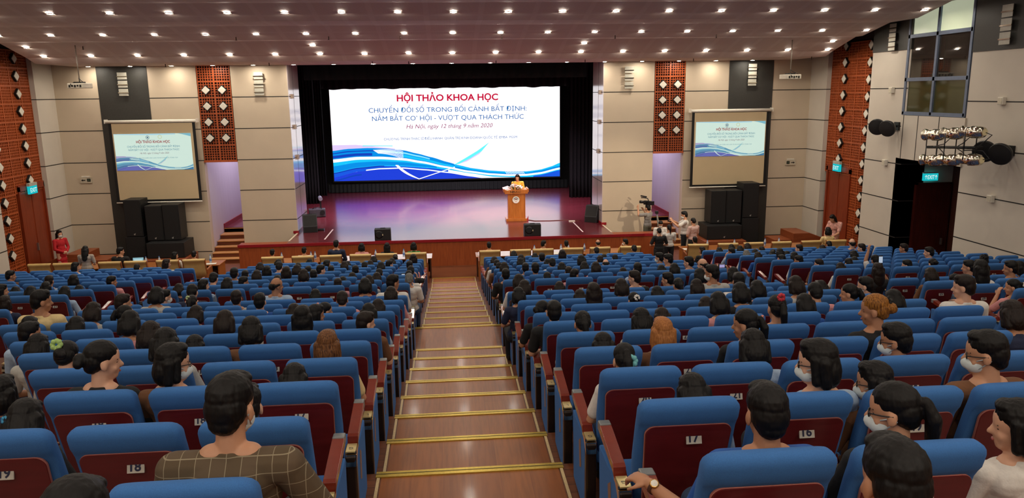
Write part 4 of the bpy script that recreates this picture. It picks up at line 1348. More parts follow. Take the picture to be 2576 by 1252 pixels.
ARMX = [(-12.41, 0), (-11.69, 0), (-10.38, 0), (-9.63, 0), (-8.69, 0), (-7.91, .05), (-5.56, 0), (-4.64, 0), (-3.79, .05), (-2.88, -.05), (-2.08, -.06), (-1.17, 0), (1.15, 0), (2.12, 0), (2.84, 0), (3.8, -.05), (4.67, 0), (5.66, -.1), (7.88, -.1), (8.87, -.05), (9.72, 0), (10.66, 0), (11.66, 0), (12.52, 0)]
ACHAIR = []
li = ri = 0
for x, rz in ARMX:
    if abs(x) < 6.5:
        k = sorted([abs(q) for q, _ in ARMX if abs(q) < 6.5 and q * x > 0]).index(abs(x))
        lab = 'tan leather armchair at the guest tables, %s %s of the centre aisle' % (ORD[k], 'left' if x < 0 else 'right')
    else:
        k = sorted([abs(q) for q, _ in ARMX if abs(q) > 6.5 and q * x > 0]).index(abs(x))
        lab = 'tan leather armchair before the %s wing, %s from the stage side aisle' % ('left' if x < 0 else 'right', ORD[k])
    t = thing('guest_armchair', lab, 'armchair', (x, 23.3, FZ), rz, 'tan guest armchairs')
    link('backrest', A_BACK, t)
    link('seat_cushion', A_SEAT, t)
    for s in (-1, 1):
        a = link('arm_frame', A_SIDE, t, (s * .325, 0, 0))
        link('back_edge', A_EDGE, a)
    ACHAIR.append((x, rz))

BOTTLE = mat('clear_bottle', 'b8c4d0', 0.12, var=0.05, coat=0.5)
BLABEL = mat('bottle_label', '5a7ab0', 0.4, var=0.35, scale=30)
BCAP = mat('bottle_cap', '2f6fc0', 0.4)
ME_BOT = MB().lathe([(.001, 0), (.028, 0), (.031, .01), (.031, .12), (.029, .145), (.014, .185), (.012, .20)], 14).mesh('bottle_body', BOTTLE)
ME_BLAB = MB().lathe([(.0318, .05), (.0318, .115)], 14, caps=False).mesh('bottle_label', BLABEL)
ME_BCAP = MB().lathe([(.014, .198), (.014, .218), (.001, .219)], 12).mesh('bottle_cap', BCAP)
def bottle(loc, label, k=1.0, group='water bottles on the guest tables'):
    t = thing('water_bottle', label, 'bottle', loc, 0, group)
    t.scale = (k, k, k)
    link('bottle_body', ME_BOT, t)
    link('bottle_label', ME_BLAB, t)
    link('bottle_cap', ME_BCAP, t)
BX = [-9.34, -7.76, -5.52, -4.59, -4.46, -2.52, -1.61, 2.69, 3.58, 3.83, 4.37, 8.58, 9.52, 10.59, 11.08, -9.75]
for x in BX:
    same = sorted([abs(q) for q in BX if q * x > 0])
    bottle((x, 24.4, .757), 'clear water bottle on the guest tables, %s to the %s of the aisle' % (ORD[same.index(abs(x))], 'left' if x < 0 else 'right'), 1.2)
def laptop(loc, rz, label, w=.34, scr='9fd0dc', open_=1.75, group='open laptops'):
    t = thing('laptop', label, 'laptop', loc, rz, group)
    MB().bx(-w / 2, w / 2, -.02, .22, 0, .016).build('keyboard_base', mat('laptop_shell', '3a3c40', 0.4, 0.3), t, .004)
    M4 = Matrix.Translation((0, .22, .012)) @ Matrix.Rotation(-(open_ - PI / 2), 4, 'X')
    l = MB().bx(-w / 2, w / 2, 0, .008, 0, .225, 0, M4).build('lid', BLACKP, t)
    MB().bx(-w / 2 + .012, w / 2 - .012, -.002, .0, .014, .212, 0, M4).build('screen', emit_mat('laptop_screen_' + scr, scr, .75), l)
    MB().bx(-w / 2 + .05, w / 2 - .06, -.0035, -.002, .06, .16, 0, M4).build('window', emit_mat('laptop_window_' + scr, 'c8ecf0', .8), l)
laptop((-10.0, 24.25, .752), .1, 'open laptop with a pale blue screen on the table before the left wing')
cup = thing('paper_cup', 'red paper cup on the table beside the black-haired guest', 'cup', (-1.93, 24.35, .757))
MB().lathe([(.001, 0), (.03, 0), (.04, .1), (.042, .11)], 14).build('cup_body', mat('red_cup', 'b0322c', 0.4), cup)
PAPER = mat('white_paper', 'e2ded4', 0.6, var=0.03)
def paper(loc, rot, label, w=.21, h=.3, m_=None, group=None, cat='paper', n=3):
    m = MB()
    for k in range(n):
        m.bx(-w / 2 + .006 * k, w / 2 + .006 * k, -h / 2 - .004 * k, h / 2 - .004 * k, .0015 * k, .0015 * k + .0012)
    o = m.build('paper_sheets', m_ or PAPER, None, 0, 2, loc, rot)
    return tag(o, label, cat, group)
for x, l in ((.95, 'nearest the aisle on the right table'), (2.0, 'between the first two right armchairs'), (3.4, 'before the third right guest'), (-3.2, 'before the pink-dressed guest'), (9.3, 'on the first right wing table'), (9.9, 'second on the right wing tables'), (7.85, 'at the aisle end of the right wing tables'), (-7.7, 'at the aisle end of the left wing table')):
    paper((x, 24.25, .758), (0, 0, x), 'white papers on the guest table, %s' % l, group='papers on the guest tables')
# ------------------------------------------------------------------ people: continuous bodies grown from joints
def R3(rx=0, ry=0, rz=0):
    return (Matrix.Rotation(rz, 3, 'Z') @ Matrix.Rotation(rx, 3, 'X') @ Matrix.Rotation(ry, 3, 'Y'))

def blob(name, shapes, voxel, mats, smooth=4, disp=0.0, dscale=30.0, seed=0):
    mb = MB()
    for s in shapes:
        if s[0] == 'c':
            p0, r0, p1, r1 = Vector(s[1]), s[2], Vector(s[3]), s[4]
            d = p1 - p0
            L = d.length
            d = d / L if L > 1e-6 else Vector((0, 0, 1))
            a = Vector((0, 0, 1)) if abs(d.z) < 0.9 else Vector((1, 0, 0))
            u = (a - d * a.dot(d)).normalized()
            w = d.cross(u)
            rings = []
            for k in range(4):
                t = -PI / 2 * (1 - (k + .35) / 4)
                rings.append((p0 + d * r0 * math.sin(t), r0 * math.cos(t)))
            rings.append((p0, r0))
            rings.append((p1, r1))
            for k in range(4):
                t = PI / 2 * (k + .65) / 4
                rings.append((p1 + d * r1 * math.sin(t), r1 * math.cos(t)))
            mb.rings([[c + (u * math.cos(2 * PI * j / 12) + w * math.sin(2 * PI * j / 12)) * r for j in range(12)] for c, r in rings])
        else:
            c, r = Vector(s[1]), s[2]
            m3 = s[3] if len(s) > 3 and s[3] is not None else Matrix.Identity(3)
            mb.ell((0, 0, 0), r, 0, 14, 10, Matrix.Translation(c) @ m3.to_4x4())
    me = mb.mesh(name, mats)
    o = bpy.data.objects.new('tmp', me)
    SHOP.collection.objects.link(o)
    md = o.modifiers.new('r', 'REMESH')
    md.mode, md.voxel_size = 'VOXEL', voxel
    md.use_smooth_shade = True
    if smooth:
        sm = o.modifiers.new('s', 'SMOOTH')
        sm.factor, sm.iterations = 0.5, smooth
    out = evaluated(o)
    bpy.data.objects.remove(o, do_unlink=True)
    bpy.data.meshes.remove(me)
    out.name = name
    out.materials.clear()
    for m_ in (mats if isinstance(mats, (list, tuple)) else [mats]):
        out.materials.append(m_)
    if disp:
        off = Vector((seed * 3.1, seed * 1.7, 0))
        for v in out.vertices:
            q = Vector((v.co.x * dscale, v.co.y * dscale, v.co.z * dscale * 0.35)) + off
            v.co += v.normal * disp * noise.noise(q)
    out.polygons.foreach_set('use_smooth', [True] * len(out.polygons))
    return out

def hair_mat(name, c1, c2, rough=0.5):
    T = NT(name)
    tc = T.n('ShaderNodeTexCoord')
    mp = T.n('ShaderNodeMapping')
    mp.inputs['Scale'].default_value = (160, 160, 12)
    T.l(tc, 'Object', mp, 'Vector')
    nz = T.n('ShaderNodeTexNoise', i_Scale=1.0, i_Detail=4.0)
    T.l(mp, 'Vector', nz, 'Vector')
    rp = T.n('ShaderNodeValToRGB')
    rp.color_ramp.elements[0].color, rp.color_ramp.elements[1].color = lin(c1), lin(c2)
    rp.color_ramp.elements[0].position, rp.color_ramp.elements[1].position = .35, .7
    T.l(nz, 'Fac', rp, 'Fac')
    T.l(rp, 'Color', T.b, 'Base Color')
    T.b.inputs['Roughness'].default_value = rough
    T.b.inputs['Specular IOR Level'].default_value = 0.25
    bp = T.n('ShaderNodeBump', i_Strength=0.35, i_Distance=0.003)
    T.l(nz, 'Fac', bp, 'Height')
    T.l(bp, 'Normal', T.b, 'Normal')
    return T.m
HAIR = {'black': hair_mat('black_hair', '070505', '100c0a'), 'brown': hair_mat('dark_brown_hair', '130b07', '22140d'), 'grey': hair_mat('grey_hair', '4a4844', '8a8780'),
        'blond': hair_mat('auburn_blond_hair', '8a5228', 'b87a42'), 'blonde': hair_mat('highlighted_brown_hair', '3a2012', '8a5a30'), 'golden': hair_mat('golden_dyed_hair', '5a3312', 'b0742c')}
SKINS = [mat('skin_light', 'd3a184', 0.5, var=0.04, scale=9), mat('skin_medium', 'c08c6c', 0.5, var=0.04, scale=9), mat('skin_tan', 'ae7a5a', 0.5, var=0.04, scale=9)]
CLOTHC = {'w': ('white', 'd8d3cc'), 'k': ('black', '121214'), 'b': ('royal blue', '1a4f9a'), 'g': ('pale grey', 'b0aea8'), 'y': ('yellow', 'd8a83a'), 'p': ('pink', 'd08c8c'), 'c': ('cream', 'd8bf8a'),
          'n': ('navy', '1c2440'), 'r': ('red', 'b01820'), 'o': ('brown', '6a4428'), 's': ('light blue', '9fb4cc'), 'e': ('lime green', '9ac020')}
SHIRT = {k: mat('shirt_' + n.replace(' ', '_'), h, 0.85, var=0.06, scale=30, bump=0.2, bscale=60) for k, (n, h) in CLOTHC.items()}
TROUS = [mat('trousers_dark', '16171c', 0.85, var=0.1), mat('trousers_denim', '2a3c58', 0.85, var=0.15, scale=80), mat('trousers_grey', '3c3c40', 0.85, var=0.1)]
SHOE = mat('dark_shoes', '191512', 0.45)
MASKM = mat('face_mask', 'd4dcdc', 0.8, var=0.03)
EYEM = mat('eye_dark', '14100e', 0.25)
LIPM = mat('lip_colour', '9a4a44', 0.45)

def head_shapes(H):
    """H maps head-local points (origin at the neck top, face towards +y) to the body frame"""
    m3 = H.to_3x3()
    E = lambda c, r: ('e', H @ Vector(c), r, m3)
    Cp = lambda a, ra, b, rb: ('c', H @ Vector(a), ra, H @ Vector(b), rb)
    out = [E((0, .018, .132), (.073, .092, .094)), E((0, .050, .07), (.057, .058, .078)), E((0, .066, .012), (.036, .036, .03)),
           Cp((0, .100, .105), .009, (0, .122, .068), .014), E((0, .098, .033), (.022, .014, .008)), E((-.03, .088, .118), (.02, .012, .008)), E((.03, .088, .118), (.02, .012, .008))]
    for s in (-1, 1):
        out.append(E((s * .076, .012, .085), (.010, .022, .033)))
        out.append(E((s * .04, .072, .06), (.02, .02, .02)))
    return out

def hand_shapes(w, d, n, side, curl=0.7, r=.0088):
    """palm, four bent fingers and a thumb; w wrist, d forearm direction, n palm normal"""
    d, n = Vector(d).normalized(), Vector(n)
    n = (n - d * n.dot(d)).normalized()
    s = d.cross(n) * side
    w = Vector(w)
    m3 = Matrix((s, d, n)).transposed()
    out = [('e', w + d * .045, (.039, .05, .017), m3)]
    for k, (o, l) in enumerate(((.028, .036), (.010, .041), (-.009, .038), (-.027, .030))):
        b = w + d * .082 + s * o
        a1 = (d * math.cos(curl * .6) + n * math.sin(curl * .6)).normalized()
        a2 = (d * math.cos(curl * 1.6) + n * math.sin(curl * 1.6)).normalized()
        m = b + a1 * l
        out += [('c', b, r, m, r * .95), ('c', m, r * .95, m + a2 * l * .85, r * .8)]
    b = w + d * .02 + s * .032
    t1 = (d * .65 + s * .75 + n * .15).normalized()
    m = b + t1 * .04
    out += [('c', b, r * 1.25, m, r * 1.1), ('c', m, r * 1.1, m + (d * .8 + s * .25 + n * .5).normalized() * .03, r * .9)]
    return out

BASE_SIT = dict(pel=(0, .33, .55), waist=(0, .305, .72), chest=(0, .245, .89), neck=(0, .215, 1.05), piv=(0, .225, 1.10),
                sh=[(-.185, .23, .985), (.185, .23, .985)], el=[(-.245, .29, .73), (.245, .29, .73)], wr=[(-.12, .52, .67), (.12, .52, .67)],
                hd=[(.55, .8, -.1), (-.55, .8, -.1)], hn=[(0, 0, -1), (0, 0, -1)],
                hip=[(-.09, .33, .53), (.09, .33, .53)], kn=[(-.11, .75, .52), (.11, .75, .52)], an=[(-.11, .74, .10), (.11, .74, .10)])
BASE_STAND = dict(pel=(0, 0, .96), waist=(0, 0, 1.10), chest=(0, -.01, 1.26), neck=(0, -.02, 1.42), piv=(0, -.015, 1.475),
                  sh=[(-.185, -.015, 1.37), (.185, -.015, 1.37)], el=[(-.24, -.03, 1.10), (.24, -.03, 1.10)], wr=[(-.22, .09, .87), (.22, .09, .87)],
                  hd=[(0, .3, -1), (0, .3, -1)], hn=[(1, 0, 0), (-1, 0, 0)],
                  hip=[(-.09, 0, .92), (.09, 0, .92)], kn=[(-.10, .02, .50), (.10, .02, .50)], an=[(-.10, -.02, .09), (.10, -.02, .09)])

def human_meshes(J, fem=False, sleeve='short', lower='trousers', voxel=.009, yaw=0.0, pitch=0.0, roll=0.0, broad=1.0, collar=True):
    """returns {part: mesh} and the head matrix"""
    V = {k: ([Vector(q) for q in v] if isinstance(v, list) else Vector(v)) for k, v in J.items() if k != 'curl'}
    H = Matrix.Translation(V['piv']) @ (Matrix.Rotation(yaw, 4, 'Z') @ Matrix.Rotation(pitch, 4, 'X') @ Matrix.Rotation(roll, 4, 'Y'))
    k = (.90 if fem else 1.0) * broad
    body = head_shapes(H) + [('c', V['neck'] - Vector((0, 0, .03)), .058 * (.9 if fem else 1), H @ Vector((0, .0, .05)), .052 * (.92 if fem else 1))]
    ax = (V['neck'] - V['pel']).normalized()
    m3 = Vector((0, 0, 1)).rotation_difference(ax).to_matrix()
    hipv = (V['hip'][1] - V['hip'][0]).normalized()
    tor = [('e', V['chest'], (.155 * k, .100, .16), m3), ('e', V['waist'], (.138 * k, .095, .15), m3), ('e', V['pel'], (.165 * (1.0 if fem else .97), .115, .12), m3),
           ('c', V['sh'][0], .056 * k, V['sh'][1], .056 * k), ('c', V['sh'][0] * .35 + V['neck'] * .65, .05, V['sh'][1] * .35 + V['neck'] * .65, .05),
           ('c', V['chest'] + Vector((-.07, -.02, .06)), .085, V['chest'] + Vector((.07, -.02, .06)), .085)]
    body += tor
    arm = .9 if fem else 1.0
    sh_, tr_, so_ = [], [], []
    for i in (0, 1):
        s, e, w = V['sh'][i], V['el'][i], V['wr'][i]
        body += [('c', s, .049 * arm, e, .040 * arm), ('c', e, .040 * arm, e.lerp(w, .35), .040 * arm), ('c', e.lerp(w, .35), .040 * arm, w, .026)]
        d = V['hd'][i]
        body += hand_shapes(w, d, V['hn'][i], 1 if i == 0 else -1, J.get('curl', .7))
        h, n, a = V['hip'][i], V['kn'][i], V['an'][i]
        fwd = Vector((0, 1, 0)) if not J.get('toe') else Vector(J['toe'][i])
        body += [('c', h, .088, n, .056), ('c', n, .055, n.lerp(a, .35), .056), ('c', n.lerp(a, .35), .056, a, .036), ('c', a - Vector((0, 0, .03)), .036, a + fwd * .12 - Vector((0, 0, .055)), .03)]
        if sleeve == 'short':
            sh_ += [('c', s, .066 * k, s.lerp(e, .72), .062 * arm)]
        elif sleeve == 'long':
            sh_ += [('c', s, .066 * k, e, .056 * arm), ('c', e, .056 * arm, e.lerp(w, .93), .041)]
        elif sleeve == 'cap':
            sh_ += [('c', s, .066 * k, s.lerp(e, .3), .062 * arm)]
        if lower == 'trousers':
            tr_ += [('c', h, .102, n, .072), ('c', n, .072, a + Vector((0, 0, .02)), .05)]
        so_ += [('c', a - Vector((0, 0, .02)), .045, a + fwd * .03 - Vector((0, 0, .045)), .044), ('c', a - Vector((0, 0, .047)), .043, a + fwd * .13 - Vector((0, 0, .058)), .032)]
    grow = .016
    sh_ += [('e', V['chest'], (.155 * k + grow, .100 + grow, .155 + grow * .3), m3), ('e', V['waist'], (.14 * k + grow, .097 + grow, .15 + grow), m3),
            ('c', V['sh'][0], .056 * k + grow * .8, V['sh'][1], .056 * k + grow * .8),
            ('c', V['chest'] + Vector((-.07, -.02, .06)), .085 + grow, V['chest'] + Vector((.07, -.02, .06)), .085 + grow),
            ('e', V['pel'] + ax * .03, (.165 + grow, .115 + grow, .11 + grow), m3)]
    if collar:
        n0 = V['neck'] - Vector((0, 0, .012))
        sh_ += [('c', n0 + Vector((.042 * math.cos(t), .042 * math.sin(t), 0)), .023, n0 + Vector((.042 * math.cos(t + .7), .042 * math.sin(t + .7), .0)), .023) for t in [j * .7 for j in range(9)]]
    tr_ += [('e', V['pel'] - ax * .02, (.168 + .01, .118 + .01, .11), m3)]
    out = {'body': blob('person', body, voxel, SKINS[0])}
    if lower == 'dress':
        a0, a1 = V['an']
        mid = (a0 + a1) / 2
        kn = (V['kn'][0] + V['kn'][1]) / 2
        for t in (.1, .3, .5, .7, .9):
            p = V['pel'].lerp(mid + Vector((0, 0, .08)), t)
            sh_ += [('e', p, (.17 + .03 * t, .12 + .03 * t, .14))]
        out['dress'] = blob('dress', sh_, voxel, SHIRT['r'])
    else:
        out['shirt'] = blob('shirt', sh_, voxel, SHIRT['w'])
        out['trousers'] = blob('trousers', tr_, voxel, TROUS[0])
    out['shoes'] = blob('shoes', so_, .010, SHOE)
    return out, H

# hair in head-local coordinates
def hs_short(p=0):
    return [('e', (0, .002, .158), (.083, .100, .085)), ('e', (0, -.03, .11), (.080, .072, .085)), ('e', (0, -.045, .06), (.060, .048, .045)), ('e', (0, .055, .205), (.062, .045, .03))]
def hs_crop():
    return [('e', (0, .004, .152), (.080, .098, .084)), ('e', (0, -.032, .11), (.077, .068, .075)), ('e', (0, -.045, .07), (.056, .045, .04))]
def hs_bob():
    o = hs_short()
    for s in (-1, 1):
        o += [('c', (s * .070, .015, .14), .026, (s * .082, .012, .02), .026), ('c', (s * .068, -.03, .12), .04, (s * .075, -.035, .01), .034)]
    return o + [('e', (0, -.05, .06), (.088, .06, .095))]
def hs_long():
    o = hs_bob()
    return o + [('e', (0, -.065, -.05), (.098, .042, .14)), ('e', (0, -.062, -.15), (.088, .032, .13)), ('c', (-.075, -.04, 0), .03, (-.085, -.03, -.16), .024), ('c', (.075, -.04, 0), .03, (.085, -.03, -.16), .024)]
def hs_pony():
    return hs_crop() + [('e', (0, -.095, .155), (.022, .022, .022)), ('c', (0, -.108, .155), .024, (0, -.135, .08), .034), ('c', (0, -.135, .08), .034, (.01, -.125, -.03), .028), ('c', (.01, -.125, -.03), .028, (.015, -.11, -.13), .009)]
def hs_bun():
    return hs_crop() + [('e', (0, -.105, .12), (.046, .04, .044)), ('e', (.025, -.12, .105), (.03, .028, .03))]
def hs_bald():
    o = [('c', (s * .071, .03, .13), .016, (s * .073, -.04, .11), .022) for s in (-1, 1)]
    return o + [('e', (0, -.055, .09), (.069, .048, .055)), ('c', (-.06, -.05, .12), .024, (.06, -.05, .12), .024), ('c', (-.045, .09, .205), .012, (.045, .06, .215), .010)]
def hs_spiky():
    o = hs_short()
    rnd = random.Random(5)
    for i in range(46):
        a, b = rnd.uniform(0, 2 * PI), rnd.uniform(.05, 1.25)
        p = Vector((.078 * math.cos(a) * math.sin(b), .095 * math.sin(a) * math.sin(b), .155 + .083 * math.cos(b)))
        o.append(('c', p, .011, p + Vector((.02 * math.cos(a), .02 * math.sin(a), .026)), .004))
    return o
HSTYLE = {'S': (hs_short, .004), 'B': (hs_bob, .004), 'L': (hs_long, .005), 'P': (hs_pony, .003), 'U': (hs_bun, .003), 'Z': (hs_bald, .002), 'K': (hs_spiky, .004), 'C': (hs_crop, .002)}
HMESH = {}
def hair_mesh(style, var=0, fine=False):
    k = (style, var, fine)
    if k not in HMESH:
        f, d = HSTYLE[style]
        HMESH[k] = blob('hair', f(), .0045 if fine else .007, HAIR['black'], 3, d * .6, 95 if fine else 60, var)
    return HMESH[k]

# small head fittings in head-local coordinates
ME_EYES = MB().ell((-.031, .083, .098), (.013, .008, .006)).ell((.031, .083, .098), (.013, .008, .006)).tube([(-.047, .085, .117), (-.032, .094, .122), (-.016, .094, .119)], .0035, 5).tube([(.047, .085, .117), (.032, .094, .122), (.016, .094, .119)], .0035, 5).mesh('eyes', EYEM)
ME_LIPS = MB().ell((0, .106, .034), (.021, .008, .007)).mesh('lips', LIPM)
def mask_mesh():
    o = blob('face_mask', [('e', (0, .062, .045), (.061, .058, .052)), ('e', (0, .09, .05), (.035, .045, .04))], .007, MASKM, 3)
    import bmesh
    bm = bmesh.new()
    bm.from_mesh(o)
    bmesh.ops.delete(bm, geom=[v for v in bm.verts if v.co.y < .03], context='VERTS')
    bm.to_mesh(o)
    bm.free()
    return o
ME_MASK = mask_mesh()
ME_STRAP = MB().tube([(-.055, .06, .075), (-.08, .01, .10), (-.078, -.008, .085), (-.055, .05, .03)], .003, 5).tube([(.055, .06, .075), (.08, .01, .10), (.078, -.008, .085), (.055, .05, .03)], .003, 5).mesh('mask_strap', MASKM)
def glasses_mesh():
    m = MB()
    for s in (-1, 1):
        m.tube([(s * .032 + .022 * math.cos(t), .105, .098 + .018 * math.sin(t)) for t in [2 * PI * j / 12 for j in range(13)]], .0028, 5, caps=False)
        m.tube([(s * .054, .104, .102), (s * .078, .05, .105), (s * .08, .005, .105)], .0028, 5)
    m.tube([(-.011, .107, .1), (.011, .107, .1)], .0028, 5)
    return m.mesh('glasses', BLACKP)
ME_GLASS = glasses_mesh()
def tie_mesh(name, hexc, c, r=.03):
    m = MB()
    for j in range(8):
        t = 2 * PI * j / 8
        m.ell((c[0] + r * .7 * math.cos(t), c[1] - .005 * (j % 2), c[2] + r * .7 * math.sin(t)), (r * .5, r * .45, r * .5), 0, 8, 6)
    return m.mesh(name, mat('clip_' + hexc, hexc, 0.7, var=0.1, scale=60))
CLIPS = {'greenclip': ('hair_clip', 'b8c890', (-.03, -.10, .17), .03, 'pale green hair clip'), 'pinkclip': ('hair_clip', 'd89a8c', (-.02, -.085, .20), .026, 'pink hair clip'), 'whitetie': ('hair_tie', 'd8d2c8', (.01, -.125, .13), .04, 'white hair tie'),
         'redbow': ('hair_bow', 'c0303c', (0, -.07, .225), .035, 'red hair bow'), 'greenflower': ('hair_tie', '9fbf70', (-.03, -.10, .19), .042, 'pale green flower hair tie'), 'bead': ('hair_tie', 'e08a78', (.01, -.118, .165), .016, 'coral bead hair tie'),
         'tealtie': ('hair_tie', '6aaeb0', (.03, -.115, .09), .04, 'teal hair scrunchie'), 'golden': ('hair_clip', '151210', (.01, -.10, .165), .026, 'black hair clip'), 'bluetie': ('hair_tie', '3a8ab0', (-.07, -.06, .12), .02, 'blue hair tie')}
ME_CLIP = {}

def set_mat(o, m_):
    if not o.material_slots:
        return
    o.material_slots[0].link = 'OBJECT'
    o.material_slots[0].material = m_

def assemble(meshes, H, loc, rz, scale, label, skin, shirt, trousers, hair, hcol, hvar=0, fine=False, group=None, face=True, extra='', dress=None):
    p = link('person', meshes['body'], None, loc, (0, 0, rz))
    p.scale = (scale, scale, scale)
    set_mat(p, skin)
    tag(p, label, 'person', group)
    for nm in ('shirt', 'trousers', 'shoes', 'dress'):
        if nm in meshes:
            c = link(nm, meshes[nm], p)
            if nm in ('shirt', 'dress'):
                set_mat(c, shirt)
            elif nm == 'trousers':
                set_mat(c, trousers)
    h = link('hair', hair_mesh(hair, hvar, fine), p)
    h.matrix_local = H
    set_mat(h, HAIR[hcol])
    if face:
        for nm, me in (('eyes', ME_EYES), ('lips', ME_LIPS)):
            e = link(nm, me, p)
            e.matrix_local = H
    if 'mask' in extra:
        e = link('face_mask', ME_MASK, p)
        e.matrix_local = H
        link('mask_strap', ME_STRAP, e)
    if 'glasses' in extra:
        link('glasses', ME_GLASS, p).matrix_local = H
    for kx, (nm, hx, c, r, _) in CLIPS.items():
        if kx in extra:
            if kx not in ME_CLIP:
                ME_CLIP[kx] = tie_mesh(nm, hx, c, r)
            link(nm, ME_CLIP[kx], h)
    return p

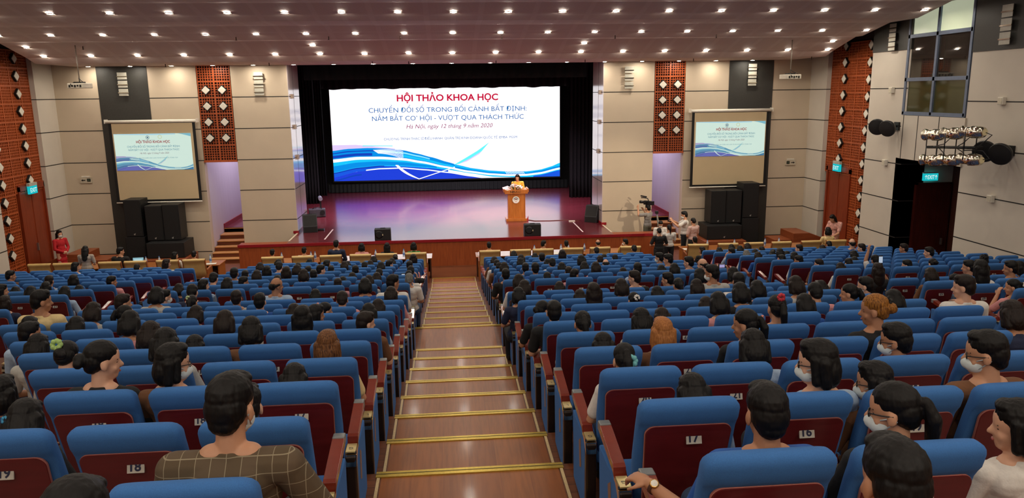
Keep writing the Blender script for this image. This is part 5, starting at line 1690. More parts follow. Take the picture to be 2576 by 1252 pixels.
# ------------------------------------------------------------------ the seated audience
# row, block, seat, sideways lean (cm), crown above the floor (cm), hair, face, shirt, extra
BLOCK_ORDER = ('L', 'R', 'LW', 'RW')
HAIR_ORDER, FACE_ORDER, SHIRT_ORDER = 'SBLPUZKC', 'fdlr', '?wkbgypcnrose'
EXTRA_ORDER = ('', 'mask', 'glasses', 'brown', 'grey', 'blond', 'blonde', 'golden', 'greenclip', 'pinkclip', 'whitetie', 'redbow', 'greenflower', 'bead', 'tealtie', 'bluetie', 'plaid', 'watch', 'camera', 'phone', 'phonewoman', 'raised', 'hand', 'spiky', 'fade', 'lime')
AUDIENCE = [
    (1, 0, 1, 5, 121, 4, 1, 0, 3), (1, 0, 5, -3, 116, 1, 1, 0, 0), (1, 1, 1, 2, 121, 1, 1, 0, 0), (1, 1, 5, 11, 124, 0, 1, 0, 0),
    (1, 1, 7, 5, 127, 0, 1, 0, 0), (1, 3, 0, -18, 118, 2, 2, 2, 0), (1, 3, 1, 12, 121, 1, 1, 0, 0), (1, 3, 2, 2, 123, 1, 1, 0, 0),
    (1, 3, 6, 19, 122, 0, 1, 0, 0), (2, 0, 2, 11, 123, 1, 1, 0, 0), (2, 0, 6, -10, 122, 1, 1, 0, 0), (2, 1, 2, -5, 118, 1, 1, 0, 0),
    (2, 2, 1, 7, 133, 2, 3, 0, 0), (2, 2, 2, -10, 121, 0, 1, 0, 0), (2, 2, 5, 9, 132, 1, 3, 0, 0), (2, 3, 0, -1, 118, 1, 1, 0, 0),
    (2, 3, 1, 0, 121, 1, 1, 0, 0), (2, 3, 2, 8, 117, 0, 1, 0, 0), (2, 3, 5, 10, 116, 1, 1, 0, 3), (3, 0, 0, 4, 131, 1, 0, 0, 0),
    (3, 0, 1, 10, 121, 1, 1, 0, 3), (3, 0, 2, 9, 117, 1, 1, 0, 0), (3, 0, 3, 13, 117, 1, 1, 0, 0), (3, 0, 4, 19, 123, 1, 3, 0, 0),
    (3, 0, 5, 5, 116, 1, 1, 0, 0), (3, 1, 3, -4, 131, 1, 0, 1, 0), (3, 1, 5, -6, 114, 0, 1, 0, 0), (3, 3, 0, -2, 122, 0, 2, 11, 22),
    (3, 3, 1, 3, 115, 1, 1, 0, 0), (3, 3, 2, -5, 109, 1, 1, 0, 0), (3, 3, 3, 9, 126, 0, 2, 0, 0), (3, 3, 6, -21, 135, 5, 0, 0, 0),
    (4, 0, 1, 8, 123, 0, 3, 0, 0), (4, 0, 2, 9, 119, 0, 1, 5, 0), (4, 0, 3, 17, 122, 1, 1, 0, 3), (4, 0, 6, -7, 125, 1, 1, 0, 3),
    (4, 1, 0, -10, 122, 1, 1, 0, 3), (4, 1, 1, -1, 125, 1, 1, 0, 3), (4, 1, 2, -8, 129, 0, 0, 0, 0), (4, 1, 5, 1, 118, 0, 1, 0, 0),
    (4, 3, 0, -1, 119, 1, 1, 1, 4), (4, 3, 1, 11, 115, 1, 1, 0, 0), (4, 3, 2, -8, 111, 1, 1, 0, 0), (4, 3, 5, 14, 128, 0, 2, 0, 0),
    (5, 0, 0, 4, 125, 0, 0, 0, 0), (5, 0, 1, -3, 123, 1, 1, 0, 0), (5, 0, 3, -1, 119, 0, 0, 2, 0), (5, 0, 4, 8, 120, 1, 0, 0, 0),
    (5, 0, 5, 0, 131, 0, 1, 1, 0), (5, 1, 0, -10, 120, 0, 1, 0, 0), (5, 1, 1, -11, 122, 1, 1, 0, 0), (5, 1, 2, -6, 118, 1, 1, 0, 0),
    (5, 1, 4, 2, 122, 0, 1, 0, 0), (5, 2, 5, 4, 131, 0, 3, 0, 0), (5, 3, 0, -9, 119, 1, 1, 0, 3), (5, 3, 1, -10, 126, 1, 1, 0, 0),
    (5, 3, 6, 12, 130, 0, 2, 0, 0), (6, 0, 2, 8, 124, 0, 0, 8, 0), (6, 0, 3, -11, 128, 0, 3, 1, 0), (6, 0, 4, -2, 128, 1, 1, 0, 3),
    (6, 0, 5, -7, 129, 1, 0, 0, 0), (6, 0, 6, 5, 121, 0, 0, 11, 0), (6, 1, 0, -12, 119, 0, 1, 0, 0), (6, 1, 2, -7, 125, 0, 1, 1, 0),
    (6, 1, 3, 2, 130, 1, 1, 0, 0), (6, 1, 4, -4, 115, 5, 1, 0, 0), (6, 1, 6, 4, 132, 0, 2, 0, 1), (6, 3, 0, 6, 118, 1, 2, 12, 25),
    (6, 3, 1, -19, 122, 1, 1, 0, 0), (6, 3, 3, 9, 121, 2, 1, 0, 0), (7, 0, 0, 18, 124, 0, 1, 0, 19), (7, 0, 1, 10, 120, 0, 1, 0, 0),
    (7, 0, 2, 15, 114, 1, 1, 0, 3), (7, 0, 3, -5, 124, 0, 0, 11, 0), (7, 0, 4, -4, 132, 1, 0, 0, 3), (7, 0, 5, -5, 125, 1, 1, 0, 3),
    (7, 0, 6, 10, 133, 0, 0, 0, 0), (7, 1, 0, -9, 125, 1, 1, 0, 0), (7, 1, 1, -22, 124, 0, 0, 0, 0), (7, 1, 2, -1, 121, 1, 1, 0, 0),
    (7, 1, 3, -13, 121, 1, 1, 0, 0), (7, 1, 6, -3, 134, 0, 2, 0, 0), (7, 2, 0, 9, 124, 0, 3, 0, 0), (7, 2, 1, -2, 129, 1, 0, 0, 0),
    (7, 2, 2, 10, 129, 0, 0, 0, 0), (7, 3, 0, 3, 121, 0, 2, 1, 0), (7, 3, 2, 13, 112, 1, 1, 0, 0), (7, 3, 5, 9, 131, 0, 2, 0, 0),
    (8, 0, 0, 17, 122, 0, 0, 1, 0), (8, 0, 1, 12, 119, 1, 1, 0, 0), (8, 0, 2, 7, 113, 1, 1, 0, 0), (8, 0, 3, -8, 130, 1, 1, 0, 3),
    (8, 0, 4, 0, 121, 0, 0, 0, 0), (8, 0, 5, -9, 121, 0, 3, 1, 0), (8, 0, 6, -7, 129, 0, 1, 0, 0), (8, 1, 1, -9, 130, 0, 0, 0, 0),
    (8, 1, 2, -4, 120, 0, 0, 0, 0), (8, 1, 3, -5, 126, 1, 1, 0, 3), (8, 1, 4, -10, 108, 1, 1, 0, 3), (8, 1, 5, 12, 116, 2, 1, 0, 0),
    (8, 1, 6, 11, 133, 0, 2, 0, 0), (8, 2, 0, -10, 109, 1, 1, 0, 0), (8, 2, 1, -7, 123, 2, 0, 7, 0), (8, 2, 2, -7, 114, 1, 1, 0, 0),
    (8, 3, 0, 1, 119, 0, 2, 0, 24), (8, 3, 1, 9, 117, 0, 1, 0, 0), (8, 3, 2, 6, 123, 0, 1, 0, 21), (9, 0, 0, 22, 122, 0, 1, 1, 4),
    (9, 0, 1, 9, 121, 1, 1, 0, 3), (9, 0, 2, 12, 119, 0, 0, 0, 0), (9, 0, 5, -13, 125, 1, 1, 0, 0), (9, 0, 6, 6, 125, 1, 3, 0, 0),
    (9, 0, 7, 20, 117, 1, 1, 0, 0), (9, 1, 0, -18, 127, 0, 0, 0, 0), (9, 1, 1, 1, 116, 0, 1, 0, 0), (9, 1, 2, -8, 122, 0, 3, 0, 0),
    (9, 1, 4, -4, 130, 0, 0, 0, 0), (9, 1, 5, 11, 125, 1, 1, 0, 0), (9, 1, 6, 6, 132, 5, 2, 0, 0), (9, 2, 0, 11, 119, 1, 1, 0, 0),
    (9, 2, 1, 11, 121, 1, 1, 0, 0), (9, 2, 2, 22, 128, 1, 3, 0, 0), (9, 3, 0, -4, 116, 1, 1, 1, 0), (9, 3, 2, 13, 119, 0, 2, 0, 0),
    (9, 3, 3, 9, 118, 4, 1, 0, 0), (9, 3, 5, -8, 125, 0, 0, 0, 23), (10, 0, 0, 0, 140, 0, 3, 1, 0), (10, 0, 1, 17, 134, 1, 1, 0, 0),
    (10, 0, 2, -5, 119, 1, 1, 0, 0), (10, 0, 3, -9, 139, 5, 3, 11, 0), (10, 0, 5, -22, 133, 0, 1, 0, 0), (10, 0, 6, -5, 128, 0, 3, 0, 1),
    (10, 1, 0, -5, 132, 1, 1, 0, 3), (10, 1, 1, 3, 118, 1, 1, 0, 3), (10, 1, 3, 16, 134, 0, 2, 0, 3), (10, 1, 4, 12, 129, 0, 2, 0, 0),
    (10, 1, 5, 11, 132, 1, 1, 0, 0), (10, 1, 6, 7, 133, 1, 1, 0, 18), (10, 2, 0, 10, 127, 1, 0, 0, 3), (10, 3, 0, -36, 133, 2, 0, 2, 20),
    (10, 3, 2, 12, 133, 0, 2, 0, 0), (10, 3, 4, -16, 128, 2, 2, 11, 0), (11, 0, 0, 6, 124, 1, 1, 0, 3), (11, 0, 4, 16, 128, 0, 0, 0, 0),
    (11, 0, 5, 7, 121, 3, 1, 0, 8), (11, 0, 6, 15, 135, 1, 1, 0, 0), (11, 1, 0, -5, 127, 1, 1, 0, 3), (11, 1, 4, 1, 122, 3, 1, 0, 0),
    (11, 1, 5, -4, 143, 0, 2, 0, 1), (11, 3, 0, -1, 125, 1, 1, 0, 0), (11, 3, 1, -17, 114, 0, 1, 0, 1), (11, 3, 2, 16, 134, 0, 2, 0, 0),
    (12, 0, 1, 6, 125, 0, 1, 0, 0), (12, 0, 3, 13, 128, 0, 0, 0, 0), (12, 0, 6, 9, 133, 0, 3, 0, 24), (12, 1, 0, -21, 122, 1, 1, 0, 0),
    (12, 1, 1, 4, 116, 1, 1, 0, 3), (12, 1, 2, 7, 129, 1, 1, 0, 3), (12, 1, 3, 1, 117, 1, 1, 0, 0), (12, 1, 4, -1, 125, 1, 1, 0, 3),
    (12, 1, 5, -1, 134, 0, 0, 0, 0), (12, 1, 7, 9, 117, 1, 1, 0, 0), (12, 3, 0, 11, 141, 2, 0, 1, 0), (13, 0, 0, 2, 119, 1, 1, 0, 3),
    (13, 0, 1, -5, 119, 3, 3, 0, 9), (13, 0, 2, 16, 117, 1, 1, 0, 3), (13, 0, 4, 15, 119, 1, 1, 0, 3), (13, 0, 5, -8, 124, 3, 3, 0, 0),
    (13, 0, 6, 10, 127, 1, 1, 0, 3), (13, 0, 7, 12, 146, 0, 3, 7, 0), (13, 1, 1, 8, 132, 2, 0, 0, 3), (13, 1, 2, 3, 116, 4, 1, 0, 10),
    (13, 1, 5, -10, 126, 1, 1, 0, 0), (13, 1, 6, -14, 130, 1, 1, 0, 3), (13, 1, 7, 19, 128, 0, 2, 2, 1), (13, 3, 0, -12, 118, 3, 2, 6, 10),
    (14, 0, 0, 2, 121, 1, 1, 0, 0), (14, 0, 1, 0, 124, 1, 3, 0, 0), (14, 0, 5, -22, 118, 1, 1, 0, 0), (14, 0, 6, -14, 120, 1, 1, 0, 0),
    (14, 1, 0, -13, 119, 4, 3, 0, 0), (14, 1, 3, 3, 115, 1, 1, 0, 3), (14, 1, 4, -10, 130, 1, 1, 0, 0), (14, 1, 5, 20, 127, 0, 1, 0, 0),
    (14, 1, 6, 3, 126, 3, 2, 5, 0), (15, 0, 0, 6, 122, 0, 3, 10, 0), (15, 0, 1, 6, 130, 2, 0, 6, 0), (15, 0, 2, -11, 126, 1, 1, 0, 0),
    (15, 0, 4, 16, 129, 1, 1, 0, 0), (15, 0, 5, -17, 124, 0, 3, 0, 0), (15, 1, 0, -13, 126, 0, 0, 0, 0), (15, 1, 2, -14, 112, 1, 1, 0, 0),
    (15, 1, 3, -12, 127, 1, 1, 0, 0), (15, 1, 4, 22, 122, 1, 1, 0, 0), (15, 1, 6, 4, 123, 1, 1, 0, 0), (15, 1, 7, 18, 138, 0, 2, 1, 0),
    (16, 0, 1, -19, 127, 1, 1, 0, 0), (16, 0, 2, -9, 108, 1, 1, 0, 0), (16, 0, 3, 12, 126, 1, 1, 0, 3), (16, 0, 4, -22, 119, 1, 1, 0, 0),
    (16, 1, 0, 1, 121, 3, 1, 0, 0), (16, 1, 1, -3, 122, 2, 1, 0, 0), (16, 1, 3, 5, 131, 3, 0, 1, 11), (17, 0, 0, 2, 125, 1, 0, 7, 6),
    (17, 0, 2, 2, 129, 1, 1, 0, 0), (17, 0, 3, -12, 122, 4, 1, 0, 12), (17, 1, 0, -1, 111, 1, 1, 0, 0), (17, 1, 1, -13, 125, 2, 0, 0, 5),
    (17, 1, 2, -3, 129, 3, 2, 0, 13), (17, 1, 4, -13, 137, 4, 2, 2, 7), (17, 1, 6, -14, 126, 1, 1, 0, 0), (18, 0, 0, -6, 112, 1, 1, 0, 0),
    (18, 0, 1, -20, 131, 1, 3, 10, 1), (18, 0, 2, -4, 134, 4, 3, 2, 0), (18, 0, 3, -1, 112, 1, 0, 0, 0), (18, 1, 0, -6, 117, 3, 1, 0, 14),
    (18, 1, 1, 22, 123, 1, 1, 0, 0), (18, 1, 3, 2, 126, 0, 2, 0, 1), (19, 0, 0, -7, 120, 0, 0, 0, 0), (19, 0, 2, 1, 115, 1, 1, 0, 15),
    (19, 1, 0, 11, 111, 1, 1, 0, 0), (19, 1, 1, 20, 131, 1, 2, 0, 2), (19, 1, 2, -9, 118, 2, 2, 0, 1), (19, 1, 3, -3, 132, 0, 2, 0, 2),
    (20, 0, 0, 9, 138, 0, 3, 10, 16), (20, 1, 0, 7, 128, 0, 0, 3, 0), (20, 1, 1, 2, 126, 3, 2, 0, 2), (20, 1, 2, -4, 117, 1, 2, 0, 0),
    (21, 0, 0, -1, 128, 0, 1, 0, 0), (21, 1, 0, 2, 131, 0, 0, 4, 0),
]
def tweak(base, **kw):
    J = {k: (list(v) if isinstance(v, list) else v) for k, v in base.items()}
    J.update(kw)
    return J
FACE = {'f': (0.0, -.06), 'd': (0.0, -.42), 'l': (.95, -.1), 'r': (-.95, -.1)}
PROTO = {}
def sit_proto(fem, face):
    k = (fem, face)
    if k not in PROTO:
        J = tweak(BASE_SIT)
        if face == 'd':
            J['neck'], J['piv'], J['chest'] = (0, .235, 1.04), (0, .26, 1.085), (0, .255, .885)
        if fem:
            J['sh'] = [(-.165, .23, .975), (.165, .23, .975)]
        y, p = FACE[face]
        PROTO[k] = human_meshes(J, fem, 'short', 'trousers', .009, y, p)
    return PROTO[k]
def crown(H, style):
    me = hair_mesh(style)
    return max((H @ v.co).z for v in me.vertices)
CROWN = {}
HDESC = {'S': 'short-haired', 'B': 'dark-haired', 'L': 'long-haired', 'P': 'ponytailed', 'U': 'bun-haired', 'Z': 'balding', 'K': 'spiky-haired', 'C': 'short-haired'}
BSHORT = {'L': 'left of aisle', 'R': 'right of aisle', 'LW': 'in left wing', 'RW': 'in right wing'}
prnd = random.Random(11)
HIDDEN = 'wkbgnosp'
SPECIAL = {}
def special_pose(ex, face, fem):
    J = tweak(BASE_SIT)
    if fem:
        J['sh'] = [(-.165, .23, .975), (.165, .23, .975)]
    y, p = FACE[face]
    sl = 'short'
    if ex == 'plaid':
        J.update(chest=(0, .29, .885), neck=(0, .285, 1.05), piv=(0, .30, 1.10), sh=[(-.20, .27, .985), (.20, .27, .985)], el=[(-.30, .36, .72), (.33, .33, .73)],
                 wr=[(-.16, .58, .70), (.13, .50, .84)], hd=[(.5, .8, 0), (-.75, .5, .15)])
        y, p, sl = -.25, -.1, 'long'
    elif ex == 'watch':
        J.update(el=[(-.30, .24, .74), (.27, .30, .74)], wr=[(-.43, .45, .80), (.14, .5, .68)], hd=[(-.45, .6, .02), (-.5, .8, 0)], hn=[(.3, 0, -1), (0, 0, -1)], curl=.9)
    elif ex == 'camera':
        J.update(el=[(-.30, .42, 1.0), (.16, .42, 1.0)], wr=[(-.27, .42, 1.20), (-.03, .42, 1.20)], hd=[(.15, .1, 1), (-.15, .1, 1)], hn=[(1, .3, 0), (-1, .3, 0)])
        sl = 'short'
    elif ex in ('phone', 'phonewoman'):
        J.update(el=[(-.22, .36, .78), (.27, .34, .96)], wr=[(-.10, .55, .78), (.13, .38, 1.17)] if ex == 'phonewoman' else [(-.02, .52, .98), (.14, .50, .98)], hd=[(.3, .7, .4), (-.1, .15, 1)], hn=[(0, 0, -1), (-1, .2, 0)])
    elif ex == 'raised':
        J.update(el=[(-.22, .30, 1.2), (.25, .29, .73)], wr=[(-.14, .34, 1.42), (.12, .52, .67)], hd=[(.1, .1, 1), (-.5, .8, -.1)], hn=[(1, .2, 0), (0, 0, -1)])
    elif ex == 'hand':
        J.update(el=[(-.22, .40, .80), (.25, .29, .73)], wr=[(-.12, .40, 1.04), (.12, .52, .67)], hd=[(.25, .0, 1), (-.5, .8, -.1)], hn=[(1, 0, 0), (0, 0, -1)])
    return human_meshes(J, fem, sl, 'trousers', .007, y, p, 0, 1.06 if ex in ('plaid', 'watch') else 1.0)
PLAID = NT('plaid_brown_cloth')
_tc = PLAID.n('ShaderNodeTexCoord')
_br = PLAID.n('ShaderNodeTexBrick', i_Color1=lin('5a4a38'), i_Color2=lin('52432f'), i_Mortar=lin('8c8068'), i_Scale=1.0)
_br.offset = 0.0
for _k, _v in (('Brick Width', .055), ('Row Height', .055), ('Mortar Size', .0014)):
    _br.inputs[_k].default_value = _v
_mp = PLAID.n('ShaderNodeMapping')
_mp.inputs['Rotation'].default_value = (PI / 2, 0, 0)
PLAID.l(_tc, 'Object', _mp, 'Vector')
PLAID.l(_mp, 'Vector', _br, 'Vector')
PLAID.l(_br, 'Color', PLAID.b, 'Base Color')
PLAID.b.inputs['Roughness'].default_value = .9
GREYSHIRT = SHIRT['g']
COLOURED = {'brown': 'brown', 'grey': 'grey', 'blond': 'blond', 'blonde': 'blonde', 'golden': 'golden'}
PEOPLE = {}
for r, bi, n, dx, hh, hi, fi, si, xi in AUDIENCE:
    b, dx, hh, hair, face, sh, ex = BLOCK_ORDER[bi], dx / 100, hh / 100, HAIR_ORDER[hi], FACE_ORDER[fi], SHIRT_ORDER[si], EXTRA_ORDER[xi]
    if r == 20 and b == 'R' and n == 0:
        ex = 'watch'
    if ex == 'spiky':
        hair = 'K'
    fem = hair in 'BLPU'
    if r == 13 and b == 'RW':
        ex2 = 'hand'
    else:
        ex2 = ex
    if ex2 in ('plaid', 'watch', 'camera', 'phone', 'phonewoman', 'raised', 'hand'):
        meshes, H = special_pose(ex2, face, fem)
    else:
        meshes, H = sit_proto(fem, face)
    if r >= 15 and ex2 in ('', 'mask', 'glasses'):
        pass
    ck = (tuple(round(v, 4) for row in H for v in row), hair)
    if ck not in CROWN:
        CROWN[ck] = crown(H, hair)
    sc = max(.86, min(1.10, hh / CROWN[ck]))
    Y, z = ROWS[r]
    x = BLOCKS.get((r, b, n))
    hc = COLOURED.get(ex, 'black')
    if ex == '' and prnd.random() < .12:
        hc = 'brown'
    if ex in ('fade', 'phonewoman'):
        hc = 'brown'
    desc = HDESC[hair]
    if hc == 'grey':
        desc = 'grey-haired'
    elif hc in ('blond', 'blonde', 'golden'):
        desc = {'blond': 'auburn-blond person', 'blonde': 'person with highlighted bob', 'golden': 'person with golden-dyed bun'}[hc]
    if hc == 'brown' and hair == 'B':
        desc = 'brown-haired'
    if 'person' not in desc:
        desc += ' person'
    if sh != '?':
        desc += ' in %s shirt' % ('brown plaid' if ex == 'plaid' else CLOTHC[sh][0])
    elif ex in CLIPS and ex != 'golden':
        desc = 'person with %s' % CLIPS[ex][4]
    elif ex in ('mask', 'glasses'):
        desc += ' wearing a mask' if ex == 'mask' else ' wearing glasses'
    elif ex == 'camera':
        desc += ' filming with raised hands'
    elif ex == 'raised':
        desc += ' with raised arm'
    lab = '%s, %s row from stage, %s seat %s' % (desc, ORD[r - 1], ORD[n], BSHORT[b])
    shm = SHIRT[sh if sh != '?' else prnd.choice(HIDDEN)]
    if ex == 'plaid':
        shm = PLAID.m
    p = assemble(meshes, H, (x + dx, Y, z), prnd.uniform(-.08, .08) if ex2 not in ('watch', 'plaid', 'camera', 'phonewoman') else 0.0, sc, lab, prnd.choice(SKINS), shm, prnd.choice(TROUS), hair, hc, prnd.randrange(3), r >= 16, 'seated audience',
                 face in 'lr', 'mask glasses' if ex in ('mask', 'glasses') and r >= 18 else ('mask' if ex in ('mask', 'plaid') else ex))
    PEOPLE[(r, b, n)] = p
# wristwatch of the man in the blue shirt
wm = PEOPLE[(20, 'R', 0)]
wt = MB()
wd = Vector((-.13, .21, .06)).normalized()
M4 = Matrix.Translation(Vector((-.43, .45, .80)) - wd * .03) @ wd.to_track_quat('Z', 'Y').to_matrix().to_4x4()
wt.lathe([(.030, -.009), (.034, -.009), (.034, .009), (.030, .009)], 20, 1, M4, caps=False)
wa = wt.build('watch_strap', [BRASS, mat('brown_leather', '4a2a1c', .5)], wm)
up_ = Vector((0, 0, 1))
nn = (up_ - wd * up_.dot(wd)).normalized()
nn = (nn + Vector((-.3, -.5, 0))).normalized()
M5 = Matrix.Translation(Vector((-.43, .45, .80)) - wd * .03 + nn * .034) @ nn.to_track_quat('Z', 'Y').to_matrix().to_4x4()
MB().lathe([(.001, .008), (.016, .008), (.021, .006), (.022, -.003), (.001, -.004)], 22, 0, M5).build('watch_case', mat('gold_watch', 'd8a860', .25, .9), wa)
MB().lathe([(.001, .0095), (.0155, .0088)], 20, 0, M5, caps=False).build('watch_dial', mat('watch_dial', 'e0dcd0', .3), wa)

# ------------------------------------------------------------------ guests in the armchairs
def guest(x, yoff, hh, hair, face, shirt, label, hc='black', sleeve='short', fem=None, extra='', rz=0.0, ex2=None):
    fem = hair in 'BLPU' if fem is None else fem
    if ex2:
        meshes, H = special_pose(ex2, face, fem)
    elif sleeve == 'short':
        meshes, H = sit_proto(fem, face)
    else:
        k = ('g', fem, face)
        if k not in PROTO:
            y, p = FACE[face]
            PROTO[k] = human_meshes(tweak(BASE_SIT), fem, 'long', 'trousers', .009, y, p, 0, 1.08)
        meshes, H = PROTO[k]
    sc = max(.9, min(1.1, hh / crown(H, hair)))
    return assemble(meshes, H, (x, 23.3 + yoff, FZ), rz, sc, label, SKINS[1], shirt, TROUS[0], hair, hc, 0, False, 'guests at the tables', face in 'lr', extra)
guest(-5.6, 0, 1.16, 'S', 'f', SHIRT['k'], 'short-haired guest in the last left armchair at the stage tables')
guest(-4.63, 0, 1.24, 'S', 'f', SHIRT['w'], 'short-haired guest in white shirt, fifth armchair left of aisle')
guest(-3.65, 0.05, 1.42, 'S', 'f', SHIRT['n'], 'broad man in a dark suit at the stage tables left of aisle', sleeve='long')
guest(-2.86, 0, 1.31, 'B', 'f', SHIRT['p'], 'bob-haired guest in pink dress at the stage tables')
guest(-2.07, 0, 1.30, 'L', 'f', SHIRT['k'], 'long-haired guest in black at the stage tables left of aisle')
guest(-1.24, 0, 1.29, 'B', 'f', mat('shirt_green', '2a7a34', .85), 'bob-haired guest in green top nearest the aisle at the left stage table')
guest(1.14, 0, 1.23, 'S', 'f', SHIRT['p'], 'short-haired guest in first armchair right of the aisle at stage tables')
guest(2.87, 0, 1.23, 'S', 'r', SHIRT['k'], 'short-haired guest looking right in third armchair right of aisle')
guest(3.62, 0, 1.20, 'S', 'f', SHIRT['w'], 'short-haired guest in fourth armchair right of aisle at stage tables')
guest(4.65, 0, 1.19, 'Z', 'f', SHIRT['w'], 'balding guest in fifth armchair right of aisle at stage tables')
guest(5.56, 0, 1.16, 'S', 'l', SHIRT['y'], 'guest holding a hand to the face in last armchair of right stage table', extra='mask', ex2='hand')
guest(7.84, 0, 1.16, 'S', 'f', mat('shirt_sage', 'a4b09a', .85), 'short-haired guest in pale green, first armchair before the right wing')
guest(12.4, 0.1, 1.37, 'B', 'f', SHIRT['c'], 'curly-haired guest in cream blouse, last armchair before the right wing')
guest(-10.2, 0.1, 1.38, 'S', 'r', SHIRT['k'], 'guest in black suit turned right before the left wing', sleeve='long')
guest(-8.55, 0, 1.20, 'L', 'r', SHIRT['w'], 'long-haired guest looking right, second armchair before the left wing', ex2='hand')
guest(-7.98, .06, 1.20, 'S', 'f', SHIRT['c'], 'short-haired guest in cream shirt, first armchair before the left wing')

# ------------------------------------------------------------------ people standing
def stander(x, y, z, height, rz, J, hair, shirt, label, trousers=TROUS[0], fem=False, sleeve='short', lower='trousers', yaw=0, pitch=-.05, hc='black', extra='', face=True, voxel=.009, skin=1):
    meshes, H = human_meshes(J, fem, sleeve, lower, voxel, yaw, pitch)
    sc = height / crown(H, hair)
    return assemble(meshes, H, (x, y, z), rz, sc, label, SKINS[skin], shirt, trousers, hair, hc, 1, False, None, face, extra), sc
S = BASE_STAND
folded = dict(el=[(-.23, .03, 1.10), (.23, .03, 1.10)], wr=[(-.06, .20, 1.0), (.06, .20, 1.0)], hd=[(1, .2, -.3), (-1, .2, -.3)], hn=[(0, -1, 0), (0, -1, 0)])
stander(-13.0, 25.85, 0, 1.71, -PI / 2 - .55, tweak(S, **folded), 'L', SHIRT['r'], 'masked woman in long red tunic dress standing by the left door', fem=True, sleeve='long', lower='dress', extra='mask', skin=0)
stander(-10.72, 22.6, .2, 1.56, .1, tweak(S, el=[(-.22, .10, 1.08), (.24, .02, 1.10)], wr=[(-.10, .28, 1.08), (.12, .26, 1.04)], hd=[(.3, .8, .2), (-.3, .8, .1)], hn=[(0, 0, -1), (0, 0, -1)]), 'L', mat('shirt_taupe', 'a89a8c', .85), 'long-haired woman in taupe blouse standing behind the left wing armchairs', fem=True, pitch=-.3)
camj = tweak(S, el=[(-.27, .20, 1.34), (.30, .16, 1.22)], wr=[(-.17, .30, 1.58), (.17, .27, 1.46)], hd=[(.3, .2, 1), (-.2, .5, .8)], hn=[(1, 0, 0), (-1, 0, 0)])
p_cam, _ = stander(7.28, 27.3, .05, 1.80, .75, camj, 'S', mat('shirt_grey_vest', '8a8682', .85), 'cameraman with shoulder video camera standing by the right stage pillar', trousers=mat('trousers_olive', '5e5a4a', .85), extra='')
stander(7.20, 25.3, 0, 1.58, PI - .1, tweak(S, **folded), 'S', SHIRT['w'], 'masked young man in white polo looking down beside the right stage corner', extra='mask', pitch=-.45)
stander(6.58, 23.25, .12, 1.57, .05, tweak(S, el=[(-.30, .02, 1.10), (.30, .02, 1.10)], wr=[(-.13, .22, 1.05), (.13, .22, 1.05)], hd=[(.8, .5, .1), (-.8, .5, .1)], hn=[(0, 0, -1), (0, 0, -1)]), 'C', SHIRT['k'], 'man in black polo shirt seen from behind at right side aisle front', pitch=-.3)
stander(7.02, 23.65, .12, 1.60, -.05, tweak(S, el=[(-.20, .06, 1.10), (.22, .05, 1.10)], wr=[(-.10, .24, 1.05), (.14, .2, .95)], hd=[(.4, .8, .1), (-.3, .7, -.4)], hn=[(0, 0, -1), (0, 0, -1)]), 'P', SHIRT['w'], 'woman with long ponytail in white shirt beside the man in black', fem=True, pitch=-.2)
photoj = tweak(S, el=[(-.24, .20, 1.24), (.24, .20, 1.24)], wr=[(-.10, .40, 1.38), (.10, .40, 1.38)], hd=[(.3, .4, .8), (-.3, .4, .8)], hn=[(1, .3, 0), (-1, .3, 0)])
p_pho, sc_pho = stander(8.12, 25.5, 0, 1.86, 1.25, photoj, 'S', SHIRT['w'], 'tall masked photographer in white polo holding up a camera', extra='mask', yaw=.0, pitch=-.2)
stander(8.25, 24.95, 0, 1.70, .45, tweak(S, **folded), 'C', None or mat('shirt_red_check', 'c8a8a0', .85, var=.35, scale=60), 'man in red checked shirt standing behind the photographer', pitch=-.15)
stander(13.05, 24.45, 0, 1.79, PI / 2 + .55, tweak(S, piv=(0, .10, 1.45), neck=(0, .05, 1.41), chest=(0, .04, 1.26), el=[(-.22, .14, 1.08), (.22, .14, 1.08)], wr=[(-.12, .34, .98), (.12, .34, .98)], hd=[(.2, .7, -.3), (-.2, .7, -.3)]), 'L', mat('dress_floral', 'c89488', .85, var=.45, scale=18), 'long-haired woman in floral dress bending beside the right lattice door', fem=True, lower='dress', pitch=-.5)
p_spk, _ = stander(2.72, 30.45, SZ, 1.80, PI + .12, tweak(S, el=[(-.23, .06, 1.12), (.23, .06, 1.12)], wr=[(-.14, .28, 1.16), (.14, .28, 1.16)], hd=[(.2, .9, -.1), (-.2, .9, -.1)], hn=[(0, 0, -1), (0, 0, -1)]), 'L', mat('shirt_bright_yellow', 'e6b23c', .8), 'woman in bright yellow speaking behind the lectern', fem=True, sleeve='long', pitch=-.25, yaw=-.35, skin=0, voxel=.007)

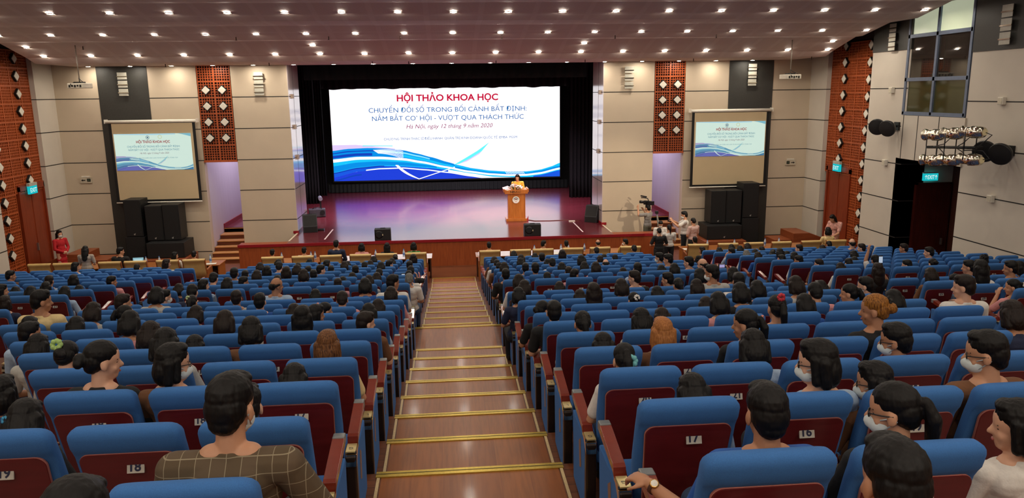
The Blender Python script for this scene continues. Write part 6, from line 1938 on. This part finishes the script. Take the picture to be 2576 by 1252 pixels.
# video camera on the cameraman's shoulder, with its tripod beside him
t = thing('video_camera', 'black shoulder video camera held up by the cameraman', 'video camera', (7.30, 27.32, 1.83), .75)
MB().bx(-.06, .06, -.22, .18, 0, .15).build('camera_body', BLACKP, t, .01)
MB().tube([(0, .18, .08), (0, .36, .08)], [.045, .06], 14).build('lens', BLACKP, t)
MB().tube([(-.02, -.02, .15), (-.02, .02, .24), (-.02, .2, .25), (-.02, .3, .24)], .018, 8).build('top_handle', BLACKP, t)
MB().tube([(.05, .12, .28), (.05, .36, .30)], .03, 10).build('microphone', BLACKP, t)
MB().bx(-.14, -.06, .02, .16, .06, .12).build('viewfinder', BLACKP, t)
t = thing('camera_tripod', 'folded grey tripod leaning beside the cameraman', 'tripod', (7.85, 27.3, .16), .2)
for k, (dx, dy) in enumerate(((-.10, 0), (.16, .1), (.05, -.2))):
    MB().tube([(-.22, .05, 1.35), (-.12 + dx * .3, dy * .3 + .03, .75), (dx, dy, .02)], [.022, .018, .014], 8).build('tripod_leg', mat('tripod_grey', '8c8c86', .4, .5), t)
MB().bx(-.27, -.17, 0, .1, 1.33, 1.43).build('tripod_head', BLACKP, t)
t = thing('photo_camera', 'small black photo camera held up by the tall photographer', 'camera', (7.66, 25.66, 1.49), 1.25)
MB().bx(-.07, .07, -.03, .03, -.045, .045).build('camera_body', BLACKP, t, .008)
MB().tube([(0, .03, 0), (0, .1, 0)], .032, 14).build('lens', BLACKP, t)
t = thing('compact_camera', 'small bright camera held high by the filming audience member', 'camera', (4.50, 12.19, 3.03), 0)
MB().bx(-.06, .06, -.015, .015, -.035, .035).build('camera_body', BLACKP, t, .004)
MB().bx(-.045, .045, -.018, -.015, -.026, .026).build('lit_display', emit_mat('camera_display', 'b0a8d8', .8), t)
def phone(loc, rot, label, scr='c8d8ec'):
    t = thing('smartphone', label, 'phone', loc, 0, 'raised phones')
    t.rotation_euler = rot
    MB().bx(-.038, .038, -.005, .005, -.078, .078).build('phone_case', BLACKP, t, .003)
    MB().bx(-.033, .033, -.0075, -.005, -.05, .06).build('lit_display', emit_mat('phone_display_' + scr, scr, .7), t)
phone((7.31, 12.16, 3.05), (-.1, 0, 0), 'smartphone raised by the long-haired person in black in the right wing')
phone((1.04 * -1 - .08, 15.95, 2.12), (-.1, 0, 0), 'smartphone held up by the seated person near the left aisle seats')

bpy.data.scenes.remove(SHOP)
